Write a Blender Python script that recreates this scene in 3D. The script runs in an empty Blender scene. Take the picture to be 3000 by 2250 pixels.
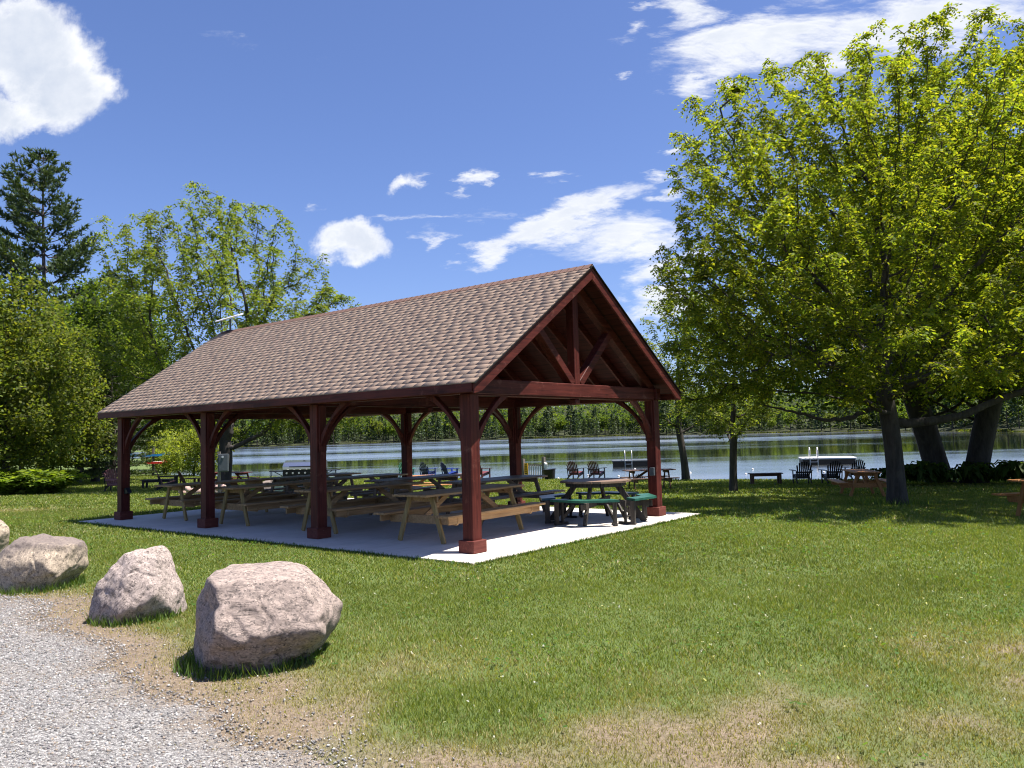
import bpy, bmesh, math, random
import numpy as np
from mathutils import Vector, Matrix, noise as mnoise
rnd = random.Random(7); RNG = np.random.default_rng(11)
sc = bpy.context.scene; COL = sc.collection
R = math.radians

# ---------------------------------------------------------------- camera, world, sun, exposure
CAMH, F, PITCH, ROLL = 1.62, 2329.35, 0.063, 0.0274
cam = bpy.data.cameras.new('camera'); cam.sensor_width = 36; cam.lens = F / 3000 * 36
cam.clip_start = .05; cam.clip_end = 5000
camo = bpy.data.objects.new('camera', cam); COL.objects.link(camo)
_c, _s, _cr, _sr = math.cos(PITCH), math.sin(PITCH), math.cos(ROLL), math.sin(ROLL)
camo.matrix_world = Matrix(((_cr, _sr, 0, 0), (_sr*_s, -_cr*_s, -_c, 0), (-_sr*_c, _cr*_c, -_s, CAMH), (0, 0, 0, 1)))
sc.camera = camo
SUNV = Vector((.384, -.063, 1)).normalized()
sun = bpy.data.lights.new('sun', 'SUN'); sun.energy = 5.0; sun.angle = R(.5); sun.color = (1, .925, .84)
suno = bpy.data.objects.new('sun', sun); COL.objects.link(suno)
suno.rotation_euler = SUNV.to_track_quat('Z', 'Y').to_euler(); suno.location = (20, -5, 40)
sc.view_settings.view_transform = 'Standard'; sc.view_settings.look = 'None'
sc.view_settings.exposure = 1.2; sc.view_settings.gamma = 1
sc.cycles.max_bounces = 8; sc.cycles.diffuse_bounces = 5; sc.cycles.glossy_bounces = 3
sc.cycles.transmission_bounces = 4; sc.cycles.transparent_max_bounces = 4
sc.cycles.caustics_reflective = False; sc.cycles.caustics_refractive = False
sc.cycles.sample_clamp_indirect = 4; sc.cycles.use_denoising = True; sc.cycles.filter_width = 1.1

class NT:
    """tiny node-tree builder"""
    def __init__(s, tree): s.t = tree; s.n = tree.nodes; s.l = tree.links
    def new(s, typ, **kw):
        nd = s.n.new(typ)
        for k, v in kw.items():
            if k in nd.inputs: nd.inputs[k].default_value = v
            else: setattr(nd, k, v)
        return nd
    def link(s, a, b): s.l.new(a, b)
    def math(s, op, a, b=None, c=None, clamp=False):
        nd = s.n.new('ShaderNodeMath'); nd.operation = op; nd.use_clamp = clamp
        for i, v in enumerate((a, b, c)):
            if v is None: continue
            if isinstance(v, (int, float)): nd.inputs[i].default_value = v
            else: s.l.new(v, nd.inputs[i])
        return nd.outputs[0]
    def mix(s, f, a, b, mode='MIX'):
        nd = s.n.new('ShaderNodeMix'); nd.data_type = 'RGBA'; nd.blend_type = mode
        for sock, v in ((nd.inputs[0], f), (nd.inputs[6], a), (nd.inputs[7], b)):
            if isinstance(v, (int, float)): sock.default_value = v
            elif isinstance(v, (tuple, list)): sock.default_value = (*v[:3], 1)
            else: s.l.new(v, sock)
        return nd.outputs[2]
    def ramp(s, f, stops, interp='LINEAR'):
        nd = s.n.new('ShaderNodeValToRGB'); nd.color_ramp.interpolation = interp
        e = nd.color_ramp.elements
        while len(e) < len(stops): e.new(.5)
        for el, (p, c) in zip(e, stops):
            el.position = p; el.color = (*c, 1) if isinstance(c, (tuple, list)) else (c, c, c, 1)
        s.l.new(f, nd.inputs[0]); return nd.outputs[0]
    def noise(s, vec, scale, detail=4, rough=.55, dist=0.):
        nd = s.n.new('ShaderNodeTexNoise'); nd.inputs['Scale'].default_value = scale
        nd.inputs['Detail'].default_value = detail; nd.inputs['Roughness'].default_value = rough
        nd.inputs['Distortion'].default_value = dist
        if vec is not None: s.l.new(vec, nd.inputs['Vector'])
        return nd.outputs['Fac']
    def mapping(s, vec, loc=(0,0,0), rot=(0,0,0), scale=(1,1,1), typ='POINT'):
        nd = s.n.new('ShaderNodeMapping'); nd.vector_type = typ
        nd.inputs['Location'].default_value = loc; nd.inputs['Rotation'].default_value = rot; nd.inputs['Scale'].default_value = scale
        s.l.new(vec, nd.inputs['Vector']); return nd.outputs[0]

world = bpy.data.worlds.new('World'); sc.world = world; world.use_nodes = True
def build_world():
    w = NT(world.node_tree); w.n.clear()
    out = w.new('ShaderNodeOutputWorld'); bg = w.new('ShaderNodeBackground')
    bg.inputs['Strength'].default_value = .068
    sky = w.new('ShaderNodeTexSky'); sky.sky_type = 'NISHITA'; sky.sun_disc = False
    sky.sun_elevation = math.asin(SUNV.z); sky.sun_rotation = math.atan2(SUNV.x, SUNV.y)
    sky.air_density = 1.0; sky.dust_density = 1.3; sky.ozone_density = 3.0; sky.altitude = 500
    base = w.mix(1.0, sky.outputs[0], (.82, .865, 1.13), 'MULTIPLY')
    tc = w.new('ShaderNodeTexCoord'); sep = w.new('ShaderNodeSeparateXYZ'); w.link(tc.outputs['Generated'], sep.inputs[0])
    X, Y, Z = sep.outputs
    yy = w.math('MAXIMUM', Y, .06)
    cmb = w.new('ShaderNodeCombineXYZ'); w.link(w.math('DIVIDE', X, yy), cmb.inputs[0]); w.link(w.math('DIVIDE', Z, yy), cmb.inputs[1])
    P = cmb.outputs[0]
    n1 = w.noise(P, 7.5, 9, .62, .4)
    n1b = w.noise(w.mapping(P, loc=(.018, .03, 0)), 7.5, 9, .62, .4)
    nst = w.noise(w.mapping(P, rot=(0, 0, R(-28)), scale=(4, 13, 1)), 1.6, 9, .66, .6)
    nstb = w.noise(w.mapping(P, loc=(.012, .03, 0), rot=(0, 0, R(-28)), scale=(4, 13, 1)), 1.6, 9, .66, .6)
    # (px, py, rx, ry, angle, weight) - cloud positions on the sky, as tangent directions
    def tan(px, py):
        xx, zz = px - 1500, 1125 - py
        u, v = _cr*xx + _sr*zz, -_sr*xx + _cr*zz
        dy, dz = _c*F - _s*v, _s*F + _c*v
        return u/dy, dz/dy
    cum = [(60,140,300,190,-12,1.3),(190,250,200,140,0,1.05),(-20,330,150,90,0,.9),(1040,700,160,85,-4,1.2),(1010,745,80,50,0,.75),(960,690,70,60,0,.7),(1190,535,60,34,20,.45)]
    wis = [(2260,110,430,130,14,1.1),(2700,60,480,130,8,1.15),(2080,230,190,60,25,.8),(2030,60,150,110,30,.75),(2420,190,220,90,10,.85),
           (1650,640,300,75,22,1.05),(1800,690,300,80,6,1.0),(1470,735,150,45,14,.85),(1900,780,220,75,8,.95),(1410,500,85,36,22,.8),(1960,515,150,24,6,.62),
           (1975,570,95,34,4,.7),(1185,530,80,26,25,.5),(920,625,75,30,-20,.55),(1830,100,60,55,20,.5),(1810,205,45,22,10,.5),(1610,512,60,24,8,.5),(1975,448,40,16,8,.55),(1250,700,50,40,20,.4),(1290,640,420,16,8,.32),(1900,880,160,60,10,.8),(2000,900,180,60,0,.8),(820,160,500,30,-10,.25),(1340,560,60,20,20,.4)]
    def warp(vec, sc_, amp, rot=0., st=(1, 1, 1)):
        nn = w.new('ShaderNodeTexNoise'); nn.inputs['Scale'].default_value = sc_; nn.inputs['Detail'].default_value = 7; nn.inputs['Roughness'].default_value = .62
        w.link(w.mapping(P, rot=(0, 0, rot), scale=st), nn.inputs['Vector'])
        a = w.new('ShaderNodeVectorMath'); a.operation = 'SUBTRACT'; w.link(nn.outputs['Color'], a.inputs[0]); a.inputs[1].default_value = (.5, .5, .5)
        m = w.new('ShaderNodeVectorMath'); m.operation = 'MULTIPLY_ADD'; w.link(a.outputs[0], m.inputs[0]); m.inputs[1].default_value = amp; w.link(vec, m.inputs[2]); return m.outputs[0]
    PC = warp(P, 9, (.13, .11, 0)); PW = warp(P, 2.2, (.26, .10, 0), R(-22), (3, 9, 1))
    def field(lst, P):
        cur = None
        for px, py, rx, ry, ang, wt in lst:
            u, v = tan(px, py)
            m = w.mapping(P, loc=(u, v, 0), rot=(0, 0, R(ang)), scale=(rx/F, ry/F, 1), typ='TEXTURE')
            g = w.new('ShaderNodeTexGradient'); g.gradient_type = 'QUADRATIC_SPHERE' if False else 'SPHERICAL'
            w.link(m, g.inputs[0])
            o = w.math('MULTIPLY', g.outputs['Fac'], wt)
            cur = o if cur is None else w.math('MAXIMUM', cur, o)
        return cur
    fc, fw = field(cum, PC), field(wis, PW)
    def dens(f, n, k, off, lo, hi):
        d = w.math('ADD', w.math('MULTIPLY', f, k), w.math('MULTIPLY', w.math('SUBTRACT', n, .5), off))
        mr = w.new('ShaderNodeMapRange'); mr.interpolation_type = 'SMOOTHSTEP'
        w.link(d, mr.inputs['Value']); mr.inputs['From Min'].default_value = lo; mr.inputs['From Max'].default_value = hi
        g = w.math('MINIMUM', w.math('MULTIPLY', f, 12), 1)
        return w.math('MULTIPLY', mr.outputs[0], g)
    dc = dens(fc, n1, 1.6, 3.0, .20, 1.0); dcb = dens(fc, n1b, 1.5, 2.6, .40, 1.30)
    dw = dens(fw, nst, 1.45, 2.5, .16, 1.15); dwb = dens(fw, nstb, 1.3, 2.6, .40, 1.30)
    d = w.math('MAXIMUM', dc, dw)
    sh = w.math('MULTIPLY', w.math('MAXIMUM', dcb, w.math('MULTIPLY', dwb, .8)), w.ramp(w.noise(P, 14, 6, .6), [(.3, .45), (.7, 1.)]))
    ccol = w.mix(sh, (7.1, 7.15, 7.25), (4.3, 4.75, 5.6))
    front = w.math('GREATER_THAN', Y, .06)
    d = w.math('MULTIPLY', w.math('MULTIPLY', d, front), .96)
    w.link(w.mix(d, base, ccol), bg.inputs[0]); w.link(bg.outputs[0], out.inputs[0])
build_world()

# ---------------------------------------------------------------- helpers
def tag(o, label=None, cat=None, group=None, kind=None):
    for k, v in (('label', label), ('category', cat), ('group', group), ('kind', kind)):
        if v: o[k] = v
    return o
def empty(name, loc, rz=0., label=None, cat=None, group=None):
    o = bpy.data.objects.new(name, None); COL.objects.link(o); o.empty_display_size = .2
    o.location = loc; o.rotation_euler = (0, 0, rz); return tag(o, label, cat, group)
def link_mesh(name, me, mat, parent=None):
    if mat and not me.materials: me.materials.append(mat)
    o = bpy.data.objects.new(name, me); COL.objects.link(o)
    if parent: o.parent = parent
    return o
def np_mesh(name, V, Fc, mat, parent=None, cols=None, smooth=False, tris=None):
    """V (n,3); Fc (m,k) faces all of k corners"""
    V = np.ascontiguousarray(V, np.float32); Fc = np.ascontiguousarray(Fc, np.int32)
    me = bpy.data.meshes.new(name); m, k = Fc.shape
    me.vertices.add(len(V)); me.vertices.foreach_set('co', V.ravel())
    me.loops.add(m*k); me.loops.foreach_set('vertex_index', Fc.ravel())
    me.polygons.add(m); me.polygons.foreach_set('loop_start', np.arange(0, m*k, k, dtype=np.int32))
    me.polygons.foreach_set('loop_total', np.full(m, k, np.int32))
    if smooth: me.polygons.foreach_set('use_smooth', np.ones(m, bool))
    me.update(calc_edges=True)
    if cols is not None:
        at = me.color_attributes.new('Col', 'FLOAT_COLOR', 'POINT')
        c4 = np.ones((len(V), 4), np.float32); c4[:, :3] = cols
        at.data.foreach_set('color', c4.ravel())
    return link_mesh(name, me, mat, parent)
class MB:
    """collects shapes and links them as ONE mesh object"""
    def __init__(s): s.v = []; s.f = []
    def add(s, vs, fs):
        n = len(s.v); s.v += [tuple(v) for v in vs]; s.f += [tuple(i+n for i in f) for f in fs]; return s
    def box(s, c, size, M=None):
        x, y, z = (d/2 for d in size)
        vs = [Vector((i*x, j*y, k*z)) for i in (-1, 1) for j in (-1, 1) for k in (-1, 1)]
        if M is not None: vs = [M @ v for v in vs]
        vs = [v + Vector(c) for v in vs]
        return s.add(vs, [(0,1,3,2),(4,6,7,5),(0,4,5,1),(2,3,7,6),(0,2,6,4),(1,5,7,3)])
    def bar(s, a, b, w, h, up=(0,0,1)):
        """box from a to b, w across, h along 'up'"""
        a, b = Vector(a), Vector(b); d = (b-a); L = d.length; d.normalize(); up = Vector(up)
        sd = d.cross(up)
        if sd.length < 1e-5: sd = d.cross(Vector((0,1,0)))
        sd.normalize(); u = sd.cross(d)
        return s.box((a+b)/2, (L, w, h), Matrix((d, sd, u)).transposed())
    def prism(s, poly, axis_a, axis_b, axis_n, org, th):
        """polygon (2-D list) in axes a,b extruded +-th/2 along n"""
        A, B, N, O = map(Vector, (axis_a, axis_b, axis_n, org)); n = len(poly)
        lo = [O + A*p + B*q - N*th/2 for p, q in poly]; hi = [v + N*th for v in lo]
        return s.add(lo+hi, [tuple(range(n))[::-1], tuple(range(n, 2*n))] + [(i, (i+1) % n, n+(i+1) % n, n+i) for i in range(n)])
    def strip(s, inner, outer, N, th):
        """closed band between two equal polylines (3-D), extruded along N"""
        N = Vector(N)*th/2; n = len(inner)
        I = [Vector(p) for p in inner]; O = [Vector(p) for p in outer]
        vs = [p-N for p in I]+[p-N for p in O]+[p+N for p in I]+[p+N for p in O]; fs = []
        for i in range(n-1):
            fs += [(i, i+1, n+i+1, n+i), (2*n+i, 3*n+i, 3*n+i+1, 2*n+i+1), (i, 2*n+i, 2*n+i+1, i+1), (n+i, n+i+1, 3*n+i+1, 3*n+i)]
        fs += [(0, n, 3*n, 2*n), (n-1, 3*n-1, 4*n-1, 2*n-1)]
        return s.add(vs, fs)
    def tube(s, pts, rad, k=8, cap=True):
        pts = [Vector(p) for p in pts]; rad = rad if isinstance(rad, (list, tuple)) else [rad]*len(pts)
        n0 = len(s.v); vs = []
        for i, p in enumerate(pts):
            d = (pts[min(i+1, len(pts)-1)] - pts[max(i-1, 0)]).normalized()
            e = d.cross(Vector((.3, .2, 1)) if abs(d.z) < .9 else Vector((1, .1, 0))).normalized(); g = d.cross(e)
            vs += [p + (e*math.cos(t) + g*math.sin(t))*rad[i] for t in (2*math.pi*j/k for j in range(k))]
        fs = [(i*k+j, i*k+(j+1) % k, (i+1)*k+(j+1) % k, (i+1)*k+j) for i in range(len(pts)-1) for j in range(k)]
        if cap: fs += [tuple(range(k))[::-1], tuple(range((len(pts)-1)*k, len(pts)*k))]
        return s.add(vs, fs)
    def build(s, name, mat, parent=None, bevel=0., smooth=False):
        me = bpy.data.meshes.new(name); me.from_pydata(s.v, [], s.f); me.update()
        bm = bmesh.new(); bm.from_mesh(me); bmesh.ops.recalc_face_normals(bm, faces=bm.faces)
        if bevel:
            bmesh.ops.bevel(bm, geom=list(bm.edges), offset=bevel, segments=1, affect='EDGES', clamp_overlap=True)
        bm.to_mesh(me); bm.free()
        if smooth:
            for p in me.polygons: p.use_smooth = True
        return link_mesh(name, me, mat, parent)
def copy_tree(o, parent=None):
    c = o.copy(); COL.objects.link(c); c.parent = parent
    for ch in list(o.children): copy_tree(ch, c)
    return c

def unit(v): return v/(np.linalg.norm(v, axis=-1, keepdims=True)+1e-9)
def vnoise(x, y, seed=0):
    """vectorised 2-D value noise in [0,1]"""
    xi = np.floor(x).astype(np.int64); yi = np.floor(y).astype(np.int64); xf = x-xi; yf = y-yi
    def h(a, b):
        n = (a*374761393 + b*668265263 + seed*1442695041) & 0x7fffffff
        n = ((n ^ (n >> 13))*1274126177) & 0x7fffffff
        return ((n ^ (n >> 16)) & 0xffff)/65535.
    u = xf*xf*(3-2*xf); v = yf*yf*(3-2*yf)
    return (h(xi, yi)*(1-u)+h(xi+1, yi)*u)*(1-v) + (h(xi, yi+1)*(1-u)+h(xi+1, yi+1)*u)*v
def fbm(x, y, seed=0, o=4):
    t = 0; a = .5; n = 0
    for i in range(o):
        t = t + a*vnoise(x*2**i+i*17.3, y*2**i-i*9.1, seed+i); n += a; a *= .5
    return t/n
def sstep(a, b, x):
    t = np.clip((x-a)/(b-a), 0, 1); return t*t*(3-2*t)

# ---------------------------------------------------------------- materials
def new_mat(name):
    m = bpy.data.materials.new(name); m.use_nodes = True; t = NT(m.node_tree); t.n.clear()
    out = t.new('ShaderNodeOutputMaterial'); b = t.new('ShaderNodeBsdfPrincipled'); t.link(b.outputs[0], out.inputs[0])
    return m, t, b, out
def setc(t, sock, v):
    if isinstance(v, (tuple, list)): sock.default_value = (*v, 1)
    else: t.link(v, sock)
def plain(name, col, rough=.5, metal=0., var=.15, scale=12, bump=0.):
    m, t, b, _ = new_mat(name); tc = t.new('ShaderNodeTexCoord'); n = t.noise(tc.outputs['Object'], scale, 5, .6)
    lo = tuple(c*(1-var) for c in col); hi = tuple(min(1, c*(1+var)) for c in col)
    t.link(t.ramp(n, [(.3, lo), (.7, hi)]), b.inputs['Base Color']); b.inputs['Specular IOR Level'].default_value = .25
    b.inputs['Roughness'].default_value = rough; b.inputs['Metallic'].default_value = metal
    if bump:
        bp = t.new('ShaderNodeBump'); bp.inputs['Strength'].default_value = bump; bp.inputs['Distance'].default_value = .01
        t.link(n, bp.inputs['Height']); t.link(bp.outputs[0], b.inputs['Normal'])
    return m
def wood(name, dark, light, axis=0, rough=.6, knots=.5, wear=None, scale=1.):
    m, t, b, _ = new_mat(name); b.inputs['Specular IOR Level'].default_value = .18; tc = t.new('ShaderNodeTexCoord')
    oi = t.new('ShaderNodeObjectInfo')
    off = t.new('ShaderNodeVectorMath'); off.operation = 'ADD'; t.link(tc.outputs['Object'], off.inputs[0])
    cb = t.new('ShaderNodeCombineXYZ'); 
    for i in range(3): t.link(t.math('MULTIPLY', oi.outputs['Random'], 17.+i*5), cb.inputs[i])
    t.link(cb.outputs[0], off.inputs[1])
    sc3 = [26*scale]*3; sc3[axis] = 1.3*scale
    v = t.mapping(off.outputs[0], scale=tuple(sc3))
    g = t.noise(v, 1.0, 6, .6, .7); big = t.noise(off.outputs[0], 2.3*scale, 3, .5)
    f = t.math('ADD', t.math('MULTIPLY', g, .7), t.math('MULTIPLY', big, .3))
    c = t.ramp(f, [(.36, dark), (.62, light)])
    if knots:
        vo = t.new('ShaderNodeTexVoronoi'); vo.inputs['Scale'].default_value = 1.0
        ks = [7*scale]*3; ks[axis] = 2.2*scale
        t.link(t.mapping(off.outputs[0], scale=tuple(ks)), vo.inputs['Vector'])
        k = t.ramp(vo.outputs['Distance'], [(.05, 1.), (.13, 0.)])
        c = t.mix(t.math('MULTIPLY', k, knots), c, tuple(x*.35 for x in dark))
    if wear:
        wn = t.noise(off.outputs[0], 5, 6, .7); c = t.mix(t.ramp(wn, [(.58, 0.), (.76, .8)]), c, wear)
    t.link(c, b.inputs['Base Color']); b.inputs['Roughness'].default_value = rough
    bp = t.new('ShaderNodeBump'); bp.inputs['Strength'].default_value = .35; bp.inputs['Distance'].default_value = .004
    t.link(g, bp.inputs['Height']); t.link(bp.outputs[0], b.inputs['Normal'])
    return m
RD, RL = (.034, .0062, .0052), (.105, .0225, .0165)
REDX = wood('red stained timber along x', RD, RL, 0, .55, .6, (.19, .075, .058)); REDY = wood('red stained timber along y', RD, RL, 1, .55, .6, (.19, .075, .058)); REDZ = wood('red stained timber along z', RD, RL, 2, .55, .6, (.19, .075, .058))
REDB = wood('worn red trim', (.075, .018, .014), (.14, .04, .03), 0, .6, .3, (.30, .16, .13))
PINE = wood('new pine boards', (.23, .135, .062), (.44, .28, .14), 0, .6, .8)
PINEL = wood('new pine legs', (.22, .15, .06), (.38, .27, .115), 2, .6, .7)
GREYT = wood('weathered grey brown boards', (.13, .095, .068), (.26, .20, .15), 0, .5, .6)
CEDAR = wood('orange stained boards', (.25, .105, .038), (.46, .22, .085), 0, .5, .5)
CEDARL = wood('orange stained legs', (.25, .11, .04), (.42, .20, .075), 2, .5, .5)
REDT = wood('brick red stained boards', (.13, .035, .028), (.22, .065, .05), 0, .5, .4)
DARKT = wood('dark weathered timber', (.022, .019, .017), (.075, .066, .058), 2, .6, .4)
OLDTOP = wood('old bleached brown top', (.12, .075, .05), (.27, .19, .14), 0, .55, .5)
BROWNT = wood('dark brown boards', (.055, .03, .02), (.12, .065, .045), 0, .5, .4)
GREENP = plain('green painted plank', (.022, .095, .068), .4, 0, .45, 9)
GREENB = plain('dark blue green painted plank', (.02, .055, .075), .35, 0, .3, 9)
BLACKP = plain('black resin', (.012, .012, .013), .4, 0, .3)
PURPLE = plain('faded maroon resin', (.25, .105, .115), .5, 0, .2)
BURG = plain('burgundy resin', (.05, .015, .016), .4, 0, .3)
REDSEAT = plain('dusky red resin', (.19, .06, .06), .45, 0, .2)
TEAL = plain('teal resin', (.06, .24, .19), .45, 0, .2)
NAVY = plain('navy resin', (.012, .018, .045), .4, 0, .3); BLUEP = plain('blue resin', (.025, .05, .25), .4, 0, .2)
STEEL = plain('brushed stainless steel', (.62, .62, .63), .28, 1., .08, 30); BLKM = plain('black enamel', (.012, .012, .012), .35, 0, .2)
GALV = plain('galvanised steel', (.28, .33, .36), .45, .6, .2, 8); GREYBOX = plain('grey painted steel box', (.08, .093, .105), .5, .2, .12)
WHITEP = plain('white plastic', (.78, .78, .77), .4, 0, .04); YELLOW = plain('yellow sign paint', (.75, .40, .03), .5, 0, .08)
POSTG = wood('grey weathered post', (.10, .085, .075), (.22, .19, .165), 2, .7, .3)
PICKET = plain('pale weathered picket', (.38, .36, .34), .7, 0, .2)
CLOTH = plain('white cloth', (.75, .75, .74), .8, 0, .06)
REDBD = plain('red board paint', (.55, .04, .035), .35, 0, .15); WHITBD = plain('white board foam', (.7, .66, .62), .5, 0, .08); BLUBD = plain('blue board paint', (.04, .22, .55), .35, 0, .2)
DARKBX = plain('dark resin box', (.02, .02, .02), .5, 0, .3)

def leaf_mat(name, trans=.45, gloss=.05):
    m = bpy.data.materials.new(name); m.use_nodes = True; t = NT(m.node_tree); t.n.clear()
    out = t.new('ShaderNodeOutputMaterial'); at = t.new('ShaderNodeAttribute', attribute_name='Col')
    d = t.new('ShaderNodeBsdfDiffuse'); tr = t.new('ShaderNodeBsdfTranslucent'); gl = t.new('ShaderNodeBsdfGlossy'); gl.inputs['Roughness'].default_value = .6
    t.link(at.outputs['Color'], d.inputs[0])
    t.link(t.mix(1., at.outputs['Color'], (1.6, 1.55, .5), 'MULTIPLY'), tr.inputs[0])
    m1 = t.new('ShaderNodeMixShader'); m1.inputs[0].default_value = trans; t.link(d.outputs[0], m1.inputs[1]); t.link(tr.outputs[0], m1.inputs[2])
    m2 = t.new('ShaderNodeMixShader'); m2.inputs[0].default_value = gloss; t.link(m1.outputs[0], m2.inputs[1]); t.link(gl.outputs[0], m2.inputs[2])
    t.link(m2.outputs[0], out.inputs[0]); return m
LEAF = leaf_mat('leaves', .58, .012); NEEDLE = leaf_mat('needles', .25, .03); GRASSM = leaf_mat('grass blades', .4, .025)
def bark_mat(name, dark, light, sc_=9):
    m, t, b, _ = new_mat(name); tc = t.new('ShaderNodeTexCoord'); v = t.mapping(tc.outputs['Object'], scale=(1, 1, .22))
    n = t.noise(v, sc_, 7, .7, .6); n2 = t.noise(tc.outputs['Object'], 1.7, 4, .6)
    c = t.ramp(n, [(.32, dark), (.7, light)]); c = t.mix(t.ramp(n2, [(.6, 0.), (.78, .5)]), c, tuple(min(1, x*1.9) for x in light))
    t.link(c, b.inputs['Base Color']); b.inputs['Roughness'].default_value = .9
    bp = t.new('ShaderNodeBump'); bp.inputs['Strength'].default_value = .9; bp.inputs['Distance'].default_value = .03
    t.link(n, bp.inputs['Height']); t.link(bp.outputs[0], b.inputs['Normal']); return m
BARK = bark_mat('grey bark', (.020, .017, .014), (.072, .062, .053)); BARKD = bark_mat('dark bark', (.016, .014, .013), (.06, .052, .047)); BARKP = bark_mat('pine bark', (.05, .04, .034), (.14, .115, .10))

# ---------------------------------------------------------------- terrain
YAW = 2.4696; A = np.array([math.cos(YAW), math.sin(YAW)]); B = np.array([A[1], -A[0]]); O = np.array([-.6063, 11.1454])
WATER = -1.1
SHX = np.array([-400, -200, -60, -40, -30, -24, -21.4, -10.8, 0, 8.3, 17.1, 22.4, 40, 80, 400.]); SHY = np.array([930, 465, 139, 91, 67, 58, 55.2, 49.8, 44.2, 39.3, 36.7, 35.2, 33, 40, 60.])
def lawn_z(x, y, shore=True):
    x = np.asarray(x, float); y = np.asarray(y, float)
    t = np.maximum(0, y-10)
    z = -.03 - .027*np.minimum(t, 26) - .012*np.clip(t-26, 0, 40) - .012*np.clip(x-3, 0, 25)*np.minimum(1, t/6) + .0125*np.clip(-x, 0, 40)*np.minimum(1, t/15)
    l = (x-O[0])*A[0]+(y-O[1])*A[1]; w = (x-O[0])*B[0]+(y-O[1])*B[1]
    dx = np.maximum(np.maximum(-1-l, 0), l-11.); dy = np.maximum(np.maximum(-1.1-w, 0), w-6.2)
    k = sstep(0, 6, np.hypot(dx, dy)); z = -.03*(1-k)+z*k
    z = z + .02*(fbm(x*.35, y*.35, 3, 3)-.5)*sstep(0, 1.5, np.hypot(dx, dy))
    if shore:
        e = y - np.interp(x, SHX, SHY); z = z - 1.9*sstep(-.3, 2.5, e) - .06*np.clip(e-2.5, 0, 20)
    return z
def gz(x, y): return float(lawn_z(x, y))
def dryness(x, y):
    n = fbm(x*.9+3, y*.9, 21, 4); n2 = fbm(x*.33, y*.33+7, 5, 3)
    base = (1-sstep(3.4, 7.6, y + (n2-.5)*3.6))*.40
    gs = gravel_s(x, y); edge = (1-sstep(.0, 1.5, gs))*.9*(1-sstep(8, 11, y))
    spot = np.exp(-((x+.75)**2/.5+(y-5.9)**2/.45))*.8 + np.exp(-((x-.9)**2/1.6+(y-4.3)**2/.5))*.55 + np.exp(-((x-3.6)**2/.8+(y-6.1)**2/.5))*.55 + np.exp(-((x+15)**2/2.+(y-23.8)**2/.8))*1.1+ np.exp(-((x+1.1)**2/.7+(y-7.1)**2/.15))*.35
    green = np.exp(-((x+.35)**2/.3+(y-5.0)**2/.12))*.5 + np.exp(-((x+.9)**2/.6+(y-4.2)**2/.3))*.35
    return np.clip(np.maximum(base*.82, edge)+spot*.55-green+((n-.5)*1.9+(fbm(x*3.1, y*3.1, 71, 3)-.5)*1.3)*(base+.14), 0, 1)
GP0, GP1 = np.array([-7.6, 10.6]), np.array([-1.35, 4.0])
def gravel_s(x, y):
    d = GP1-GP0; n = np.array([-d[1], d[0]]); n = n/np.linalg.norm(n)      # points away from the gravel
    s = (x-GP0[0])*n[0]+(y-GP0[1])*n[1]
    return s + (fbm(x*1.1, y*1.1, 33, 4)-.5)*.9 - .28

def grid_mesh(name, xs, ys, zf, mat, keep=None, cols=None):
    Xg, Yg = np.meshgrid(xs, ys); V = np.stack([Xg.ravel(), Yg.ravel(), zf(Xg.ravel(), Yg.ravel())], 1)
    nx, ny = len(xs), len(ys); i = np.arange(nx-1)[None, :] + np.arange(ny-1)[:, None]*nx; i = i.ravel()
    Fc = np.stack([i, i+1, i+nx+1, i+nx], 1)
    if keep is not None:
        k = keep(V[:, 0], V[:, 1]); Fc = Fc[k[Fc].all(1)]
        used = np.unique(Fc); mp = np.full(len(V), -1); mp[used] = np.arange(len(used)); V = V[used]; Fc = mp[Fc]
    return np_mesh(name, V, Fc, mat, cols=None if cols is None else cols(V[:, 0], V[:, 1]), smooth=True)
def ground_mat():
    m, t, b, _ = new_mat('lawn soil'); tc = t.new('ShaderNodeTexCoord'); P = tc.outputs['Object']
    at = t.new('ShaderNodeAttribute', attribute_name='Col'); sp = t.new('ShaderNodeSeparateColor'); t.link(at.outputs['Color'], sp.inputs[0])
    n = t.noise(P, 3.5, 6, .65); nf = t.noise(P, 45, 4, .7)
    green = t.ramp(nf, [(.3, (.05, .075, .014)), (.7, (.12, .17, .035))])
    green = t.mix(t.math('MULTIPLY', n, .5), green, (.075, .12, .02))
    dirt = t.ramp(nf, [(.28, (.09, .066, .045)), (.5, (.19, .145, .098)), (.75, (.32, .255, .18))])
    t.link(t.mix(sp.outputs[0], green, dirt), b.inputs['Base Color']); b.inputs['Roughness'].default_value = .95
    bp = t.new('ShaderNodeBump'); bp.inputs['Strength'].default_value = .8; bp.inputs['Distance'].default_value = .03
    t.link(nf, bp.inputs['Height']); t.link(bp.outputs[0], b.inputs['Normal']); return m
def gcol(x, y):
    d = dryness(x, y); return np.stack([sstep(.25, .8, d), d*0, d*0], 1)
xs = np.unique(np.concatenate([np.linspace(-900, -60, 22), np.linspace(-60, -12, 60), np.linspace(-12, 12, 241), np.linspace(12, 50, 60), np.linspace(50, 900, 22)]))
ys = np.unique(np.concatenate([np.linspace(-60, 1, 14), np.linspace(1, 16, 151), np.linspace(16, 60, 100), np.linspace(60, 130, 40), np.linspace(130, 1500, 22)]))
tag(grid_mesh('lawn', xs, ys, lambda x, y: lawn_z(x, y), ground_mat(), cols=gcol), kind='structure')

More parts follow.
